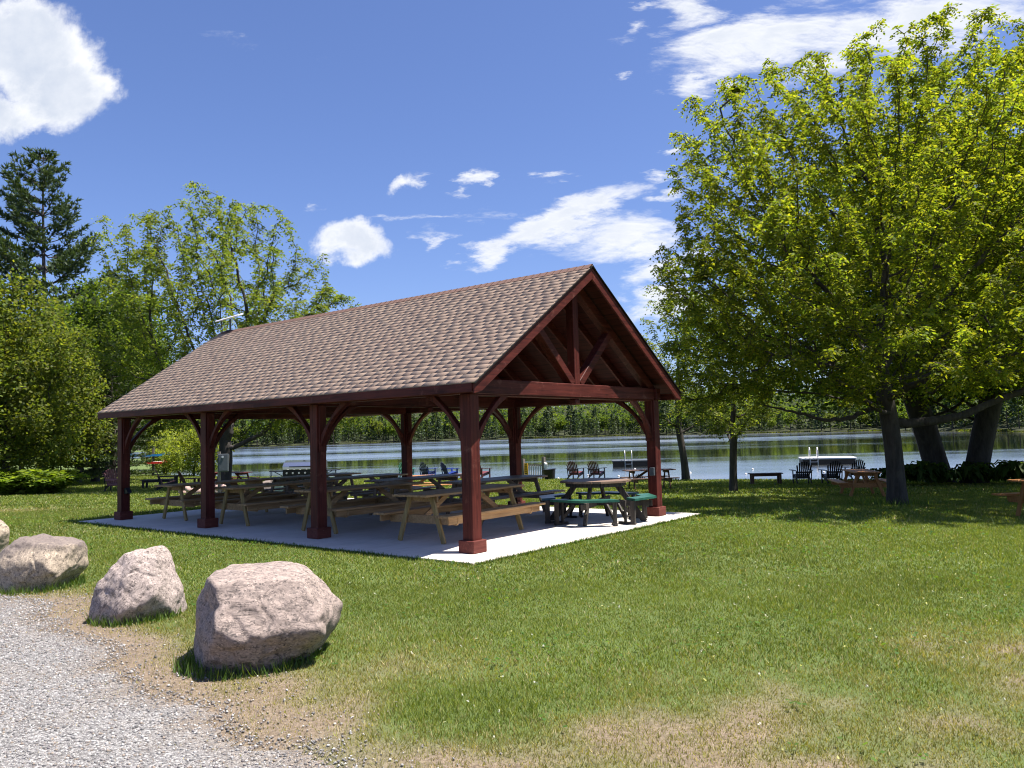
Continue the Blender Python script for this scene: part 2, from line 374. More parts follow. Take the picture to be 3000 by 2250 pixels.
def water_mat():
    m, t, b, out = new_mat('lake water'); tc = t.new('ShaderNodeTexCoord'); P = tc.outputs['Object']
    b.inputs['Base Color'].default_value = (.016, .026, .022, 1); b.inputs['IOR'].default_value = 1.33
    w1 = t.noise(t.mapping(P, scale=(.35, 1.3, 1)), 1.3, 4, .6, .3); w2 = t.noise(t.mapping(P, scale=(1, 2.4, 1)), 5, 3, .6)
    hgt = t.math('ADD', w1, t.math('MULTIPLY', w2, .3))
    # wind lanes: calm water mirrors the woods, ruffled water the sky above them
    band = t.noise(t.mapping(P, scale=(.0035, .019, 1), rot=(0, 0, R(-5))), 1., 5, .55, .5)
    pat = t.noise(t.mapping(P, scale=(.03, .16, 1)), 1., 4, .6)
    f = t.ramp(t.math('ADD', t.math('MULTIPLY', band, .8), t.math('MULTIPLY', pat, .2)), [(.41, 0.), (.60, .85)])
    mr = t.new('ShaderNodeMapRange'); t.link(f, mr.inputs[0]); mr.inputs[3].default_value = .035; mr.inputs[4].default_value = .26; t.link(mr.outputs[0], b.inputs['Roughness'])
    bp = t.new('ShaderNodeBump'); bp.inputs['Distance'].default_value = .05
    t.link(t.math('ADD', t.math('MULTIPLY', f, .32), .03), bp.inputs['Strength']); t.link(hgt, bp.inputs['Height']); t.link(bp.outputs[0], b.inputs['Normal'])
    gl = t.new('ShaderNodeBsdfGlossy'); gl.inputs['Color'].default_value = (.95, .93, .87, 1); t.link(mr.outputs[0], gl.inputs['Roughness']); t.link(bp.outputs[0], gl.inputs['Normal'])
    lw = t.new('ShaderNodeLayerWeight'); lw.inputs[0].default_value = .5; mx = t.new('ShaderNodeMixShader'); t.link(t.math('MULTIPLY', t.math('POWER', lw.outputs['Facing'], 1.5), .82), mx.inputs[0])
    t.link(b.outputs[0], mx.inputs[1]); t.link(gl.outputs[0], mx.inputs[2]); t.link(mx.outputs[0], out.inputs[0])
    return m
tag(grid_mesh('lake', np.linspace(-900, 900, 10), np.linspace(25, 900, 8), lambda x, y: x*0+WATER, water_mat()), kind='structure')

# far shore and wooded hills
SU = np.array([-2.2, -.9, -.60, -.45, -.407, -.366, -.28, -.216, -.13, -.045, .05, .169, .299, .464, .578, .68, .9, 2.2]); SD = np.array([300, 300, 330, 430, 500, 406, 420, 446, 463, 481, 470, 457, 369, 306, 215, 170, 150, 200.])
def shore_d(u): return np.interp(u, SU, SD)
def hill_z(u, y):
    e = y-shore_d(u); n = fbm(u*9+5, y*.012, 41, 3)
    return -1.9 + 1.4*sstep(-2, 6, e) + 3*sstep(4, 60, e) + (16+14*n)*sstep(60, 330, e)*(1-.35*sstep(-.1, -.5, u)) + 14*sstep(250, 700, e)*fbm(u*4+1, u*0+2.2, 9, 2)
us = np.linspace(-1.6, 1.6, 140); es = np.array([-4, -2, 0, 2, 4, 7, 12, 25, 45, 70, 110, 160, 220, 290, 360, 450, 560, 700, 900.])
Ug, Eg = np.meshgrid(us, es); Yg = shore_d(Ug)+Eg; Vh = np.stack([(Ug*Yg).ravel(), Yg.ravel(), hill_z(Ug, Yg).ravel()], 1)
ii = (np.arange(len(us)-1)[None]+np.arange(len(es)-1)[:, None]*len(us)).ravel()
tag(np_mesh('hills', Vh, np.stack([ii, ii+1, ii+len(us)+1, ii+len(us)], 1), plain('forest floor', (.03, .036, .014), .95, 0, .4, .2), smooth=True), kind='structure')

# gravel lot: a sheet over the lawn, and its loose stones
def gravel_mat():
    m, t, b, _ = new_mat('gravel'); tc = t.new('ShaderNodeTexCoord'); P = tc.outputs['Object']
    vo = t.new('ShaderNodeTexVoronoi'); vo.inputs['Scale'].default_value = 75; t.link(P, vo.inputs['Vector'])
    sp = t.new('ShaderNodeSeparateColor'); t.link(vo.outputs['Color'], sp.inputs[0])
    c = t.ramp(sp.outputs[0], [(.0, (.10, .098, .095)), (.45, (.20, .195, .19)), (.8, (.28, .275, .265)), (1., (.42, .41, .39))])
    n = t.noise(P, 1.6, 5, .6); c = t.mix(t.ramp(n, [(.5, 0.), (.78, .45)]), c, (.20, .165, .125))
    at = t.new('ShaderNodeAttribute', attribute_name='Col'); c = t.mix(t.math('MULTIPLY', at.outputs['Fac'], .8), c, t.ramp(sp.outputs[1], [(0, (.12, .09, .062)), (1, (.25, .195, .135))]))
    t.link(c, b.inputs['Base Color']); b.inputs['Roughness'].default_value = .9
    bp = t.new('ShaderNodeBump'); bp.inputs['Strength'].default_value = 1.; bp.inputs['Distance'].default_value = .012
    t.link(t.math('SUBTRACT', 1., vo.outputs['Distance']), bp.inputs['Height']); t.link(bp.outputs[0], b.inputs['Normal']); return m
gx = np.arange(-16, 0, .07); gy = np.arange(-3, 12, .07)
tag(grid_mesh('gravel_lot', gx, gy, lambda x, y: lawn_z(x, y)+.006, gravel_mat(), keep=lambda x, y: gravel_s(x, y) < 0, cols=lambda x, y: np.stack([sstep(-.40, .12, gravel_s(x, y)+(fbm(x*5, y*5, 61, 3)-.5)*.7)]*3, 1)), kind='structure')

# concrete pad
def concrete_mat():
    m, t, b, _ = new_mat('broom finished concrete'); tc = t.new('ShaderNodeTexCoord'); P = tc.outputs['Object']
    n = t.noise(P, 1.3, 7, .65); n2 = t.noise(P, 60, 3, .6); n3 = t.noise(t.mapping(P, scale=(1, 6, 1)), 2.2, 5, .6)
    c = t.ramp(n, [(.3, (.53, .49, .44)), (.7, (.65, .61, .56))]); c = t.mix(t.ramp(n3, [(.48, 0.), (.72, .65)]), c, (.44, .40, .345))
    c = t.mix(t.math('MULTIPLY', n2, .22), c, (.30, .29, .27)); t.link(c, b.inputs['Base Color']); b.inputs['Roughness'].default_value = .75
    bp = t.new('ShaderNodeBump'); bp.inputs['Strength'].default_value = .3; bp.inputs['Distance'].default_value = .003
    t.link(n2, bp.inputs['Height']); t.link(bp.outputs[0], b.inputs['Normal']); return m
S, WD, PB, PS = 3.379, 5.268, .2835, .1923; L3 = 3*S; OG, OE, EZ, RZ = .392, .359, 2.3425, 4.356
ANGB = math.atan2(B[1], B[0])
ML, MW = .625, .698
def lwz(l, w, z=0.): return (O[0]+A[0]*l+B[0]*w, O[1]+A[1]*l+B[1]*w, z)
slab = MB(); ncol, nrow = 2, 4; x0, x1, y0, y1 = -MW, WD+MW, -ML, L3+ML
for i in range(ncol):
    for j in range(nrow):   # bays between saw-cut joints
        xa, xb = x0+(x1-x0)*i/ncol, x0+(x1-x0)*(i+1)/ncol; ya, yb = y0+(y1-y0)*j/nrow, y0+(y1-y0)*(j+1)/nrow
        slab.box(((xa+xb)/2, (ya+yb)/2, -.15), (xb-xa-.013, yb-ya-.013, .3))
so = slab.build('concrete_pad', concrete_mat(), None, bevel=.006); so.location = lwz(0, 0); so.rotation_euler = (0, 0, ANGB); tag(so, kind='structure')

# ---------------------------------------------------------------- pavilion (local x across, y along the ridge)
def build_pavilion():
    root = empty('picnic_pavilion', lwz(0, 0), ANGB, 'open sided dark red timber pavilion with brown shingled gable roof on a concrete pad', 'pavilion')
    half = WD/2; run = half+OE; rise = RZ-EZ; th = math.atan2(rise, run); sl = math.hypot(run, rise); ct, st = math.cos(th), math.sin(th)
    ya, yb = -OG, L3+OG
    Bz0, Bz1 = 2.20, 2.415          # beams
    # posts with base trim and collar
    for l in (0, S, 2*S, L3):
        for w in (0, WD):
            p = MB().box((w, l, Bz0/2+.0015), (PS, PS, Bz0-.003)).build('post', REDZ, root, bevel=.008)
            MB().box((w, l, .0875), (PB, PB, .172)).build('base_trim', REDB, p, bevel=.008)
            sg = 1 if w == 0 else -1
            pl = MB()
            for d in (-1, 1):
                if (l == 0 and d < 0) or (l == L3 and d > 0): continue
                pl.box((w, l+d*(PS/2+.017), 1.80), (.13, .034, .76))
            pl.box((w+sg*(PS/2+.017), l, 1.80), (.034, .13, .76))
            pl.build('brace_plate', REDZ, p, bevel=.005)
    # headers and tie beams
    for w in (0, WD):
        MB().box((w, L3/2, (Bz0+Bz1)/2), (.15, L3+.30, Bz1-Bz0)).build('header_beam', REDY, root, bevel=.006)
    for l in (0, S, 2*S, L3):
        t = MB(); t.box((half, l, Bz0+.1085), (WD-.155, .20, .217))
        t.box((half, l, Bz0-.012), (WD-PS-.01, .15, .024))
        t.build('tie_beam', REDX, root, bevel=.008)
        top = RZ-.19
        kp = MB().box((half, l, (Bz1+top)/2+.0), (.15, .15, top-Bz1)).build('king_post', REDZ, root, bevel=.008)
        MB().box((half, l, Bz0-.07), (.13, .13, .09)).build('pendant', REDZ, kp, bevel=.015)
        for sgn in (-1, 1):
            # diagonal webs and principal rafters
            e = (half+sgn*1.12, l, RZ-.24-1.12*math.tan(th))
            MB().bar((half+sgn*.10, l, Bz1+.01), e, .13, .15, (0, 1, 0)).build('web_strut', REDX, root, bevel=.008)
            a0 = (half+sgn*(half+.02), l, RZ-.225-(half+.02)*math.tan(th)); a1 = (half+sgn*.09, l, RZ-.225-.09*math.tan(th))
            MB().bar(a0, a1, .14, .16, (0, 0, 1)).build('principal_rafter', REDX, root, bevel=.006)
    # curved knee braces
    def brace(o, d, n):
        o = Vector(o); d = Vector(d); R_ = .70; inn = []; out = []
        for i in range(9):
            q = i/8; x = R_*q; chord = Vector((x, -(1-q)*R_))
            bow = math.sin(q*math.pi)*.10; pt = chord + Vector((-.707, .707))*bow
            inn.append(o + d*pt.x + Vector((0, 0, pt.y)))
            oo = .51; pt2 = Vector((oo*q, -(1-q)*oo)) + Vector((-.707, .707))*.02*math.sin(q*math.pi)
            out.append(o + d*pt2.x + Vector((0, 0, pt2.y)))
        return MB().strip(inn, out, n, .09).build('knee_brace', REDZ, root, bevel=.006)
    for l in (0, S, 2*S, L3):
        for w in (0, WD):
            sg = 1 if w == 0 else -1
            brace((w+sg*PS/2+sg*.034, l, Bz0-.024), (sg, 0, 0), (0, 1, 0))
            for d in (-1, 1):
                if (l == 0 and d < 0) or (l == L3 and d > 0): continue
                brace((w, l+d*(PS/2+.034), Bz0), (0, d, 0), (1, 0, 0))
    # roof frames per side: x runs from the eave to the ridge
    def rp(sd, s, y, dz=0.):     # point s metres up the slope from the eave, dz normal offset
        x = -OE + s*ct - dz*st; z = EZ + s*st + dz*ct
        return (x, y, z) if sd < 0 else (WD-x, y, z)
    roof = MB()
    for sd in (-1, 1):
        q = [rp(sd, .02, ya+.02, -.045), rp(sd, sl-.02, ya+.02, -.045), rp(sd, sl-.02, yb-.02, -.045), rp(sd, .02, yb-.02, -.045)]
        q2 = [rp(sd, .02, ya+.02, -.022), rp(sd, sl-.005, ya+.02, -.022), rp(sd, sl-.005, yb-.02, -.022), rp(sd, .02, yb-.02, -.022)]
        roof.add(q+q2, [(0,1,2,3), (4,5,6,7), (0,1,5,4), (1,2,6,5), (2,3,7,6), (3,0,4,7)])
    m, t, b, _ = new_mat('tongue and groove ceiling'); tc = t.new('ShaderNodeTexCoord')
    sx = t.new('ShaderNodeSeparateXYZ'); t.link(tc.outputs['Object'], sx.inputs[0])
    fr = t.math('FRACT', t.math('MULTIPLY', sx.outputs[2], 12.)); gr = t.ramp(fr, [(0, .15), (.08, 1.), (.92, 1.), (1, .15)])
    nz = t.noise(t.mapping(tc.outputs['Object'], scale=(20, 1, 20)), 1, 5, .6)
    t.link(t.mix(1., t.ramp(nz, [(.3, tuple(x*.7 for x in RD)), (.7, tuple(x*.6 for x in RL))]), gr, 'MULTIPLY'), b.inputs['Base Color']); b.inputs['Roughness'].default_value = .6; b.inputs['Specular IOR Level'].default_value = .15  # same red stain as the timbers, with shade under the roof darkened into the colour
    rf = roof.build('roof', m, root)
    raf = MB()
    for sd in (-1, 1):
        y = ya+.30
        while y < yb-.2:
            if min(abs(y-l) for l in (0, S, 2*S, L3)) > .12:
                raf.bar(rp(sd, .03, y, -.118), rp(sd, sl-.06, y, -.118), .04, .14, (0, 0, 1))
            y += .6
        MB().box((rp(sd, 0, 0)[0]+sd*.014, L3/2, EZ-.083), (.028, yb-ya+.0, .12)).build('fascia_board', REDY, rf, bevel=.004)
        for y, dy in ((ya, -1), (yb, 1)):
            f = MB(); y_a, y_b = y+dy*.001, y+dy*.033
            lo, hi = [], []
            pts = [(rp(sd, -.02, 0, -.022)), rp(sd, sl-.004, 0, -.022), None, None]
            p0, p1 = rp(sd, -.03, 0, -.022), rp(sd, sl, 0, -.022); dwn = .165
            poly = [(p0[0], p0[2]), (p1[0], p1[2]), (p1[0], p1[2]-dwn/ct), (p0[0], p0[2]-.128)]
            # plumb cut at the eave
            p2 = rp(sd, .05, 0, -.022-dwn); poly.insert(3, (p2[0], p2[2]))
            poly = [(x-half, z) for x, z in poly]
            f.prism(poly, (1, 0, 0), (0, 0, 1), (0, 1, 0), (half, (y_a+y_b)/2, 0), .032)
            f.build('rake_board', REDX, rf, bevel=.003)
            MB().bar(rp(sd, -.03, y+dy*.03, -.012), rp(sd, sl, y+dy*.03, -.012), .06, .014, (0, 0, 1)).build('drip_edge', BLKM, rf)
    raf.build('rafter', REDX, rf)
    MB().box((half, L3/2, RZ-.17), (.05, L3+.5, .2)).build('ridge_board', REDY, rf)
    # shingles: overlapping courses of tabs, every tab its own shade
    V, Fc, C = [], [], []
    ncr = 30; ex = (sl+.03)/ncr
    g = random.Random(3); pal = [(.325, .242, .176), (.345, .262, .19), (.30, .218, .16), (.335, .25, .182), (.315, .234, .17)]
    for sd in (-1, 1):
        for c in range(ncr):
            s0 = -.03+c*ex; s1 = s0+ex+.02; y = ya-.045-g.random()*.2
            while y < yb+.045:
                wd = g.choice((.13, .17, .20, .24, .28)); raised = g.random() < .5
                z0 = .0120 if raised else .0100; z1 = .003 if raised else .001; e0 = s0 - (0 if raised else -.001)
                a, b_ = max(y, ya-.045)+.0012, min(y+wd, yb+.045)-.0012; y += wd
                if b_-a < .02: continue
                k = len(V); s1c = min(s1, sl+.006)
                V += [rp(sd, e0, a, z0), rp(sd, e0, b_, z0), rp(sd, s1c, b_, z1), rp(sd, s1c, a, z1), rp(sd, e0, a, z0-.020), rp(sd, e0, b_, z0-.020), rp(sd, s1c, b_, z1-.012), rp(sd, s1c, a, z1-.012)]
                Fc += [(k, k+1, k+2, k+3), (k, k+4, k+5, k+1), (k+1, k+5, k+6, k+2), (k, k+3, k+7, k+4)]
                v = g.uniform(.92, 1.07); col = [x*v for x in g.choice(pal)]; C += [col]*8
    m, t, b, _ = new_mat('asphalt shingles'); at = t.new('ShaderNodeAttribute', attribute_name='Col'); tc = t.new('ShaderNodeTexCoord')
    n = t.noise(tc.outputs['Object'], 160, 3, .7); n2 = t.noise(tc.outputs['Object'], .9, 4, .6)
    c = t.mix(t.math('MULTIPLY', n, .55), at.outputs['Color'], (.17, .115, .095)); c = t.mix(t.math('MULTIPLY', n2, .18), c, (.36, .26, .20))
    t.link(c, b.inputs['Base Color']); b.inputs['Roughness'].default_value = .92
    bp = t.new('ShaderNodeBump'); bp.inputs['Strength'].default_value = .6; bp.inputs['Distance'].default_value = .004; t.link(n, bp.inputs['Height']); t.link(bp.outputs[0], b.inputs['Normal'])
    sh = np_mesh('shingles', np.array(V), np.array(Fc), m, rf, cols=np.array(C))
    cap = MB(); y = ya-.045
    while y < yb:
        for sd in (-1, 1):
            q = [rp(sd, sl-.13, y, .016), rp(sd, sl+.012, y, .024), rp(sd, sl+.012, min(y+.16, yb+.045), .016), rp(sd, sl-.13, min(y+.16, yb+.045), .010)]
            cap.add(q, [(0, 1, 2, 3)])
        y += .15
    cap.build('ridge_cap', plain('ridge cap shingles', (.14, .085, .068), .9, 0, .25, 30, .3), rf)
    # electrical boxes
    MB().box((WD-PS/2-.028, -.02, .84), (.055, .10, .15)).build('outlet_box', GREYBOX, root, bevel=.006)
    ob = MB(); ob.box((.0, L3-PS/2-.04, .62), (.09, .07, .12)); ob.prism([(0, 0), (.11, -.10), (.02, -.13)], (0, -1, 0), (0, 0, 1), (1, 0, 0), (0, L3-PS/2-.075, .69), .1)
    ob.build('outlet_box', BLACKP, root)
    return root
build_pavilion()
# flat panel dish on the far end of the ridge
def build_dish():
    x, y, z = lwz(L3+OG-.35, WD/2, RZ)
    r = empty('satellite_dish', (x, y, z), 0, 'flat white panel antenna on a short pole at the far end of the roof ridge', 'antenna')
    MB().tube([(0, 0, -.02), (0, 0, .16), (.0, 0, .30)], .025, 8).build('pole', GREYBOX, r)
    MB().box((0, 0, .0), (.16, .12, .04)).build('bracket', BLKM, r)
    M = Matrix.Rotation(R(14), 3, 'X') @ Matrix.Rotation(R(-14), 3, 'Y')
    MB().box((-.02, 0, .335), (.60, .40, .035), M).build('panel', WHITEP, r, bevel=.012)
build_dish()

# ---------------------------------------------------------------- picnic tables (local x along the table)
def make_table(name, label, length, top, legm, cat='picnic table', group=None, w=.74):
    r = empty(name, (0, 0, 0), 0, label, cat, group); hl = length/2
    t = MB(); nb = 5; pw = w/nb
    for i in range(nb): t.box((rnd.uniform(-.006, .006), -w/2+pw*(i+.5), .727), (length, pw-.008, .036))
    t.build('tabletop', top, r, bevel=.006)
    for sg in (-1, 1):
        b = MB()
        for k in range(2): b.box((0, sg*(.60+k*.135), .432), (length, .128, .036))
        b.build('bench', top, r, bevel=.006)
        for sx in (-1, 1):
            x = sx*(hl-.26)
            MB().bar((x, sg*.47, 0), (x, sg*.225, .708), .085, .04, (1, 0, 0)).build('leg', legm, r, bevel=.006)
    for sx in (-1, 1):
        x = sx*(hl-.26)-sx*.042
        s = MB(); s.prism([(-.74, .413), (.74, .413), (.74, .33), (.70, .285), (-.70, .285), (-.74, .33)], (0, 1, 0), (0, 0, 1), (1, 0, 0), (x, 0, 0), .038)
        s.build('bench_support', top, r, bevel=.004)
        MB().box((x, 0, .664), (.038, w-.10, .088)).build('cleat', top, r, bevel=.004)
        MB().bar((x-sx*.02, 0, .36), (sx*(hl-.26)-sx*.62, 0, .70), .085, .038, (0, 1, 0)).build('brace', top, r, bevel=.004)
    return r
def apron(r, length, mat):
    for sg in (-1, 1): MB().box((0, sg*.715, .360), (length-.16, .034, .10)).build('bench_apron', mat, r, bevel=.004)
gP = 'pine picnic tables in the front row under the pavilion'
t1 = make_table('picnic_table', 'pine picnic table between the two posts nearest the camera, with the sunlit bench', 2.46, PINE, PINEL, group=gP); apron(t1, 2.46, PINE)
def put(o, l, w, rz=0.): o.location = lwz(l, w, .0); o.rotation_euler = (0, 0, ANGB+rz)
put(t1, 1.43, 1.38, R(1))
for l, w, rz, lb in ((3.99, 1.46, -1, 'second pine picnic table in the front row, just right of the third post'), (6.62, 1.44, .5, 'third pine picnic table in the front row, its end beside the second post'), (8.87, 1.46, -.6, 'pine picnic table at the far left of the front row, between the two leftmost posts')):
    c = copy_tree(t1); put(c, l, w, R(rz)); c['label'] = lb
gW = 'weathered picnic tables in the back row under the pavilion'
u1 = make_table('picnic_table', 'weathered brown picnic table in the back row beside the octagonal table', 2.46, GREYT, GREYT, group=gW)
put(u1, 2.86, 3.98, R(-1))
for l, w, rz, lb in ((5.05, 3.95, 1, 'weathered picnic table in the back row, half hidden behind the nearest post'), (6.95, 3.9, -1, 'weathered picnic table in the back row seen between the third and nearest post'), (8.75, 4.0, 0, 'weathered picnic table in the back row mostly hidden behind the third post')):
    c = copy_tree(u1); put(c, l, w, R(rz)); c['label'] = lb
def lawn_put(o, x, y, rz): o.location = (x, y, gz(x, y)); o.rotation_euler = (0, 0, R(rz))
gL = 'picnic tables out on the lawn'
lawn_put(make_table('picnic_table', 'dark red picnic table on the lawn left of the grill, in front of the lake', 2.4, REDT, REDT, group=gL), -13.9, 39.2, -35)
lawn_put(make_table('picnic_table', 'orange stained picnic table on the lawn behind the back row of tables', 2.3, CEDAR, CEDARL, group=gL), -2.75, 28.2, 4)
lawn_put(make_table('picnic_table', 'dark brown picnic table on the lawn by the water, behind the far right post', 1.9, BROWNT, BROWNT, group=gL), 5.15, 30.6, 6)
lawn_put(make_table('picnic_table', 'orange stained picnic table standing just behind the trunk of the big locust tree', 1.9, CEDAR, CEDARL, group=gL), 10.35, 23.9, 78)
lawn_put(make_table('picnic_table', 'orange stained picnic table cut off by the right edge of the photo', 2.2, CEDAR, CEDARL, group=gL), 10.55, 15.1, 8)

def make_octagon():
    r = empty('octagonal_table', lwz(.55, 4.05), ANGB+R(-26.5), 'octagonal picnic table with green plank seats at the near right corner of the pad', 'picnic table')
    R0 = .66; t = MB(); nb = 10; ap = R0*math.cos(math.pi/8); hs = R0*math.sin(math.pi/8)
    for i in range(nb):
        ya, yb = -ap+2*ap*i/nb+.004, -ap+2*ap*(i+1)/nb-.004
        def hx(y): return min(ap, ap+hs-abs(y)) 
        t.prism([(-hx(ya), ya), (hx(ya), ya), (hx(yb), yb), (-hx(yb), yb)], (1, 0, 0), (0, 1, 0), (0, 0, 1), (0, 0, .725), .036)
    t.build('tabletop', OLDTOP, r)
    rim = MB()
    for k in range(8):
        a = math.pi/8+k*math.pi/4; a2 = a+math.pi/4
        rim.bar((.54*math.cos(a), .54*math.sin(a), .67), (.54*math.cos(a2), .54*math.sin(a2), .67), .035, .07)
    rim.build('rim', DARKT, r)
    for k in range(4):
        c = math.pi/4+k*math.pi/2; d = Vector((math.cos(c), math.sin(c), 0)); n = Vector((-d.y, d.x, 0)); Z = Vector((0, 0, 1))
        MB().bar(d*.88, d*.36+Z*.70, .10, .05, n).build('leg', DARKT, r, bevel=.004)
        st = MB(); st.bar(d*.1*0+Z*.33, d*1.02+Z*.33, .045, .10); 
        st.build('seat_support', DARKT, r)
        for h in (-1, 1):     # two planks meeting at an angle make one seat
            a = c+h*math.pi/8; dd = Vector((math.cos(a), math.sin(a), 0)); nn = Vector((-dd.y, dd.x, 0))
            ri, ro = .76, 1.02; e = .003; tr_ = .17
            tn = math.tan(math.pi/8)
            lo_, hi_ = (tr_, 0) if h < 0 else (0, tr_)      # the seat stops short of its neighbour
            p = [dd*ri-nn*(ri*tn-e-lo_), dd*ri+nn*(ri*tn-e-hi_), dd*ro+nn*(ro*tn-e-hi_), dd*ro-nn*(ro*tn-e-lo_)]
            q = MB(); q.add([v+Z*.415 for v in p]+[v+Z*.453 for v in p], [(3,2,1,0), (4,5,6,7), (0,1,5,4), (1,2,6,5), (2,3,7,6), (3,0,4,7)])
            q.build('seat_plank', GREENP if k in (2, 3) else GREENB, r)
            e1 = dd*.92+nn*h*.19
            f = MB(); f.bar(e1+Z*.0, e1+Z*.412, .09, .04, nn); f.bar(e1-dd*.16, e1-dd*.16+Z*.412, .04, .04, nn); f.bar(e1+dd*.05+Z*.02, e1-dd*.3+Z*.02, .05, .04)
            f.bar(e1-dd*.16+Z*.1, dd*.55+nn*h*.1+Z*.33, .035, .06)
            f.build('seat_frame', DARKT, r, bevel=.003)
make_octagon()

# ---------------------------------------------------------------- adirondack chairs (local -y is the front)
def make_chair(label, seat, back, frame, group, x, y, rz, fan=7, round_=.09, s=1.):
    r = empty('adirondack_chair', (x, y, gz(x, y)), R(rz), label, 'chair', group); r.scale = (s, s, s)
    sb = MB()
    for i in range(6):
        q = i/5; sb.box((0, -.36+q*.50, .385-q*.13), (.52, .082, .02), Matrix.Rotation(R(-14), 3, 'X'))
    sb.build('seat', seat, r)
    b = MB(); base = Vector((0, .16, .24)); up = Vector((0, .43, .90)).normalized(); n = Vector((0, .90, -.43)).normalized()
    for i in range(fan):
        f = (i-(fan-1)/2)/((fan-1)/2); wb = .50/fan; ln = .80-round_*1.6*f*f*(1+abs(f)*.3)
        p0 = base+Vector((f*.20, 0, 0)); p1 = p0+up*ln+Vector((f*.075, 0, 0)); ww = .083
        c = (p1-p0).normalized().cross(n)
        lo = [p0-c*wb*.37, p0+c*wb*.37, p1+c*ww*.36-up*.02, p1+c*ww*.2, p1-c*ww*.2, p1-c*ww*.36-up*.02]
        k = len(lo); b.add([v-n*.01 for v in lo]+[v+n*.01 for v in lo], [tuple(range(k))[::-1], tuple(range(k, 2*k))]+[(j, (j+1) % k, k+(j+1) % k, k+j) for j in range(k)])
    b.box(base+up*.30+n*.022, (.56, .025, .07)); b.box(base+up*.08+n*.022, (.50, .025, .07))
    b.build('backrest', back, r)
    for sx in (-1, 1):
        MB().prism([(-.48, -.04), (-.44, .09), (-.1, .085), (.34, .03), (.36, -.03), (-.1, -.06)], (0, 1, 0), (sx, 0, 0), (0, 0, 1), (sx*.335, 0, .575), .025).build('arm', frame, r)
        MB().box((sx*.30, -.35, .28), (.03, .10, .56)).build('leg', frame, r)
        MB().prism([(-.38, .37), (.20, .235), (.52, .0), (.40, .0), (.16, .14), (-.38, .27)], (0, 1, 0), (0, 0, 1), (1, 0, 0), (sx*.275, 0, 0), .028).build('leg', frame, r)
        MB().bar((sx*.30, .33, .56), (sx*.29, .26, .18), .03, .05, (0, 1, 0)).build('arm_post', frame, r)
    MB().box((0, -.385, .33), (.56, .025, .11)).build('front_rail', frame, r)
    return r
gc = 'adirondack chairs facing the lake'; gr_ = 'adirondack chairs around the fire ring'
make_chair('faded maroon adirondack chair seen from behind, left of the leftmost post', PURPLE, PURPLE, DARKBX, gr_, -18.45, 36.9, 186, s=1.1)
make_chair('faded maroon adirondack chair turned sideways beside the low dark table', PURPLE, PURPLE, DARKBX, gr_, -16.35, 37.6, 118, s=1.1)
make_chair('small brown adirondack chair turned sideways just left of the second post', BURG, BROWNT, BURG, gr_, -14.9, 36.6, 130, s=.95)
make_chair('teal adirondack chair partly hidden behind a back post by the lake', TEAL, TEAL, TEAL, gc, -6.3, 46.6, 160)
make_chair('dark navy adirondack chair with round back beside the teal one', NAVY, NAVY, BLUEP, gc, -5.05, 46.4, 150, round_=.14)
make_chair('black and blue adirondack chair with widely spaced slats by the lake', BLUEP, NAVY, BLUEP, gc, -3.75, 46.0, 125)
make_chair('adirondack chair at the shore mostly hidden behind the nearest post', REDSEAT, BURG, BURG, gc, -1.85, 45.0, 140)
make_chair('dark burgundy adirondack chair with red seat, right of the black bucket', REDSEAT, BURG, DARKBX, gc, 3.15, 41.3, 150)
make_chair('dark burgundy adirondack chair with red seat, second to the right of the black bucket', REDSEAT, BURG, DARKBX, gc, 4.2, 41.0, 150)
make_chair('dark burgundy adirondack chair left of the far right post, by the swimming raft', REDSEAT, BURG, DARKBX, gc, 6.55, 41.2, 152)
make_chair('brown adirondack chair seen just right of the far right post', BURG, BROWNT, BURG, gc, 7.9, 41.4, 150)
make_chair('black adirondack chair beside the low bench, leftmost of the three black ones', BLACKP, BLACKP, BLACKP, gc, 11.8, 32.8, 172)
make_chair('black adirondack chair in the middle of the three black ones', BLACKP, BLACKP, BLACKP, gc, 12.9, 32.5, 176)
make_chair('black adirondack chair behind the orange table, rightmost of the three black ones', BLACKP, BLACKP, BLACKP, gc, 15.5, 36.4, 180)

def low_table(label, x, y, rz, L_, W_, H_, mat, cat, name):
    r = empty(name, (x, y, gz(x, y)), R(rz), label, cat)
    t = MB()
    for i in range(4): t.box((0, -W_/2+W_/4*(i+.5), H_-.02), (L_, W_/4-.008, .04))
    t.build('seat' if name == 'bench' else 'tabletop', mat, r)
    for sx in (-1, 1):
        for sy in (-1, 1): MB().box((sx*(L_/2-.12), sy*(W_/2-.05), (H_-.04)/2), (.09, .09, H_-.04)).build('leg', mat, r)
    MB().box((0, 0, H_-.09), (L_-.25, W_-.12, .08)).build('apron', mat, r)
low_table('low dark wooden table on the lawn near the fire ring', -17.5, 39.3, 12, 1.5, .9, .43, DARKT, 'table', 'low_table')
low_table('backless dark brown bench on the shore between the thin tree and the black chairs', 10.45, 33.3, -4, 1.35, .42, .47, BROWNT, 'bench', 'bench')
# dark storage box
def deck_box():
    x, y = -28.6, 55.5; r = empty('storage_box', (x, y, gz(x, y)), R(-12), 'dark storage box with pale lid at the edge of the trees on the left', 'storage box')
    MB().box((0, 0, .30), (1.75, .8, .6)).build('body', DARKBX, r, bevel=.02); MB().box((0, 0, .63), (1.85, .88, .06)).build('lid', GREYBOX, r, bevel=.015)
deck_box()
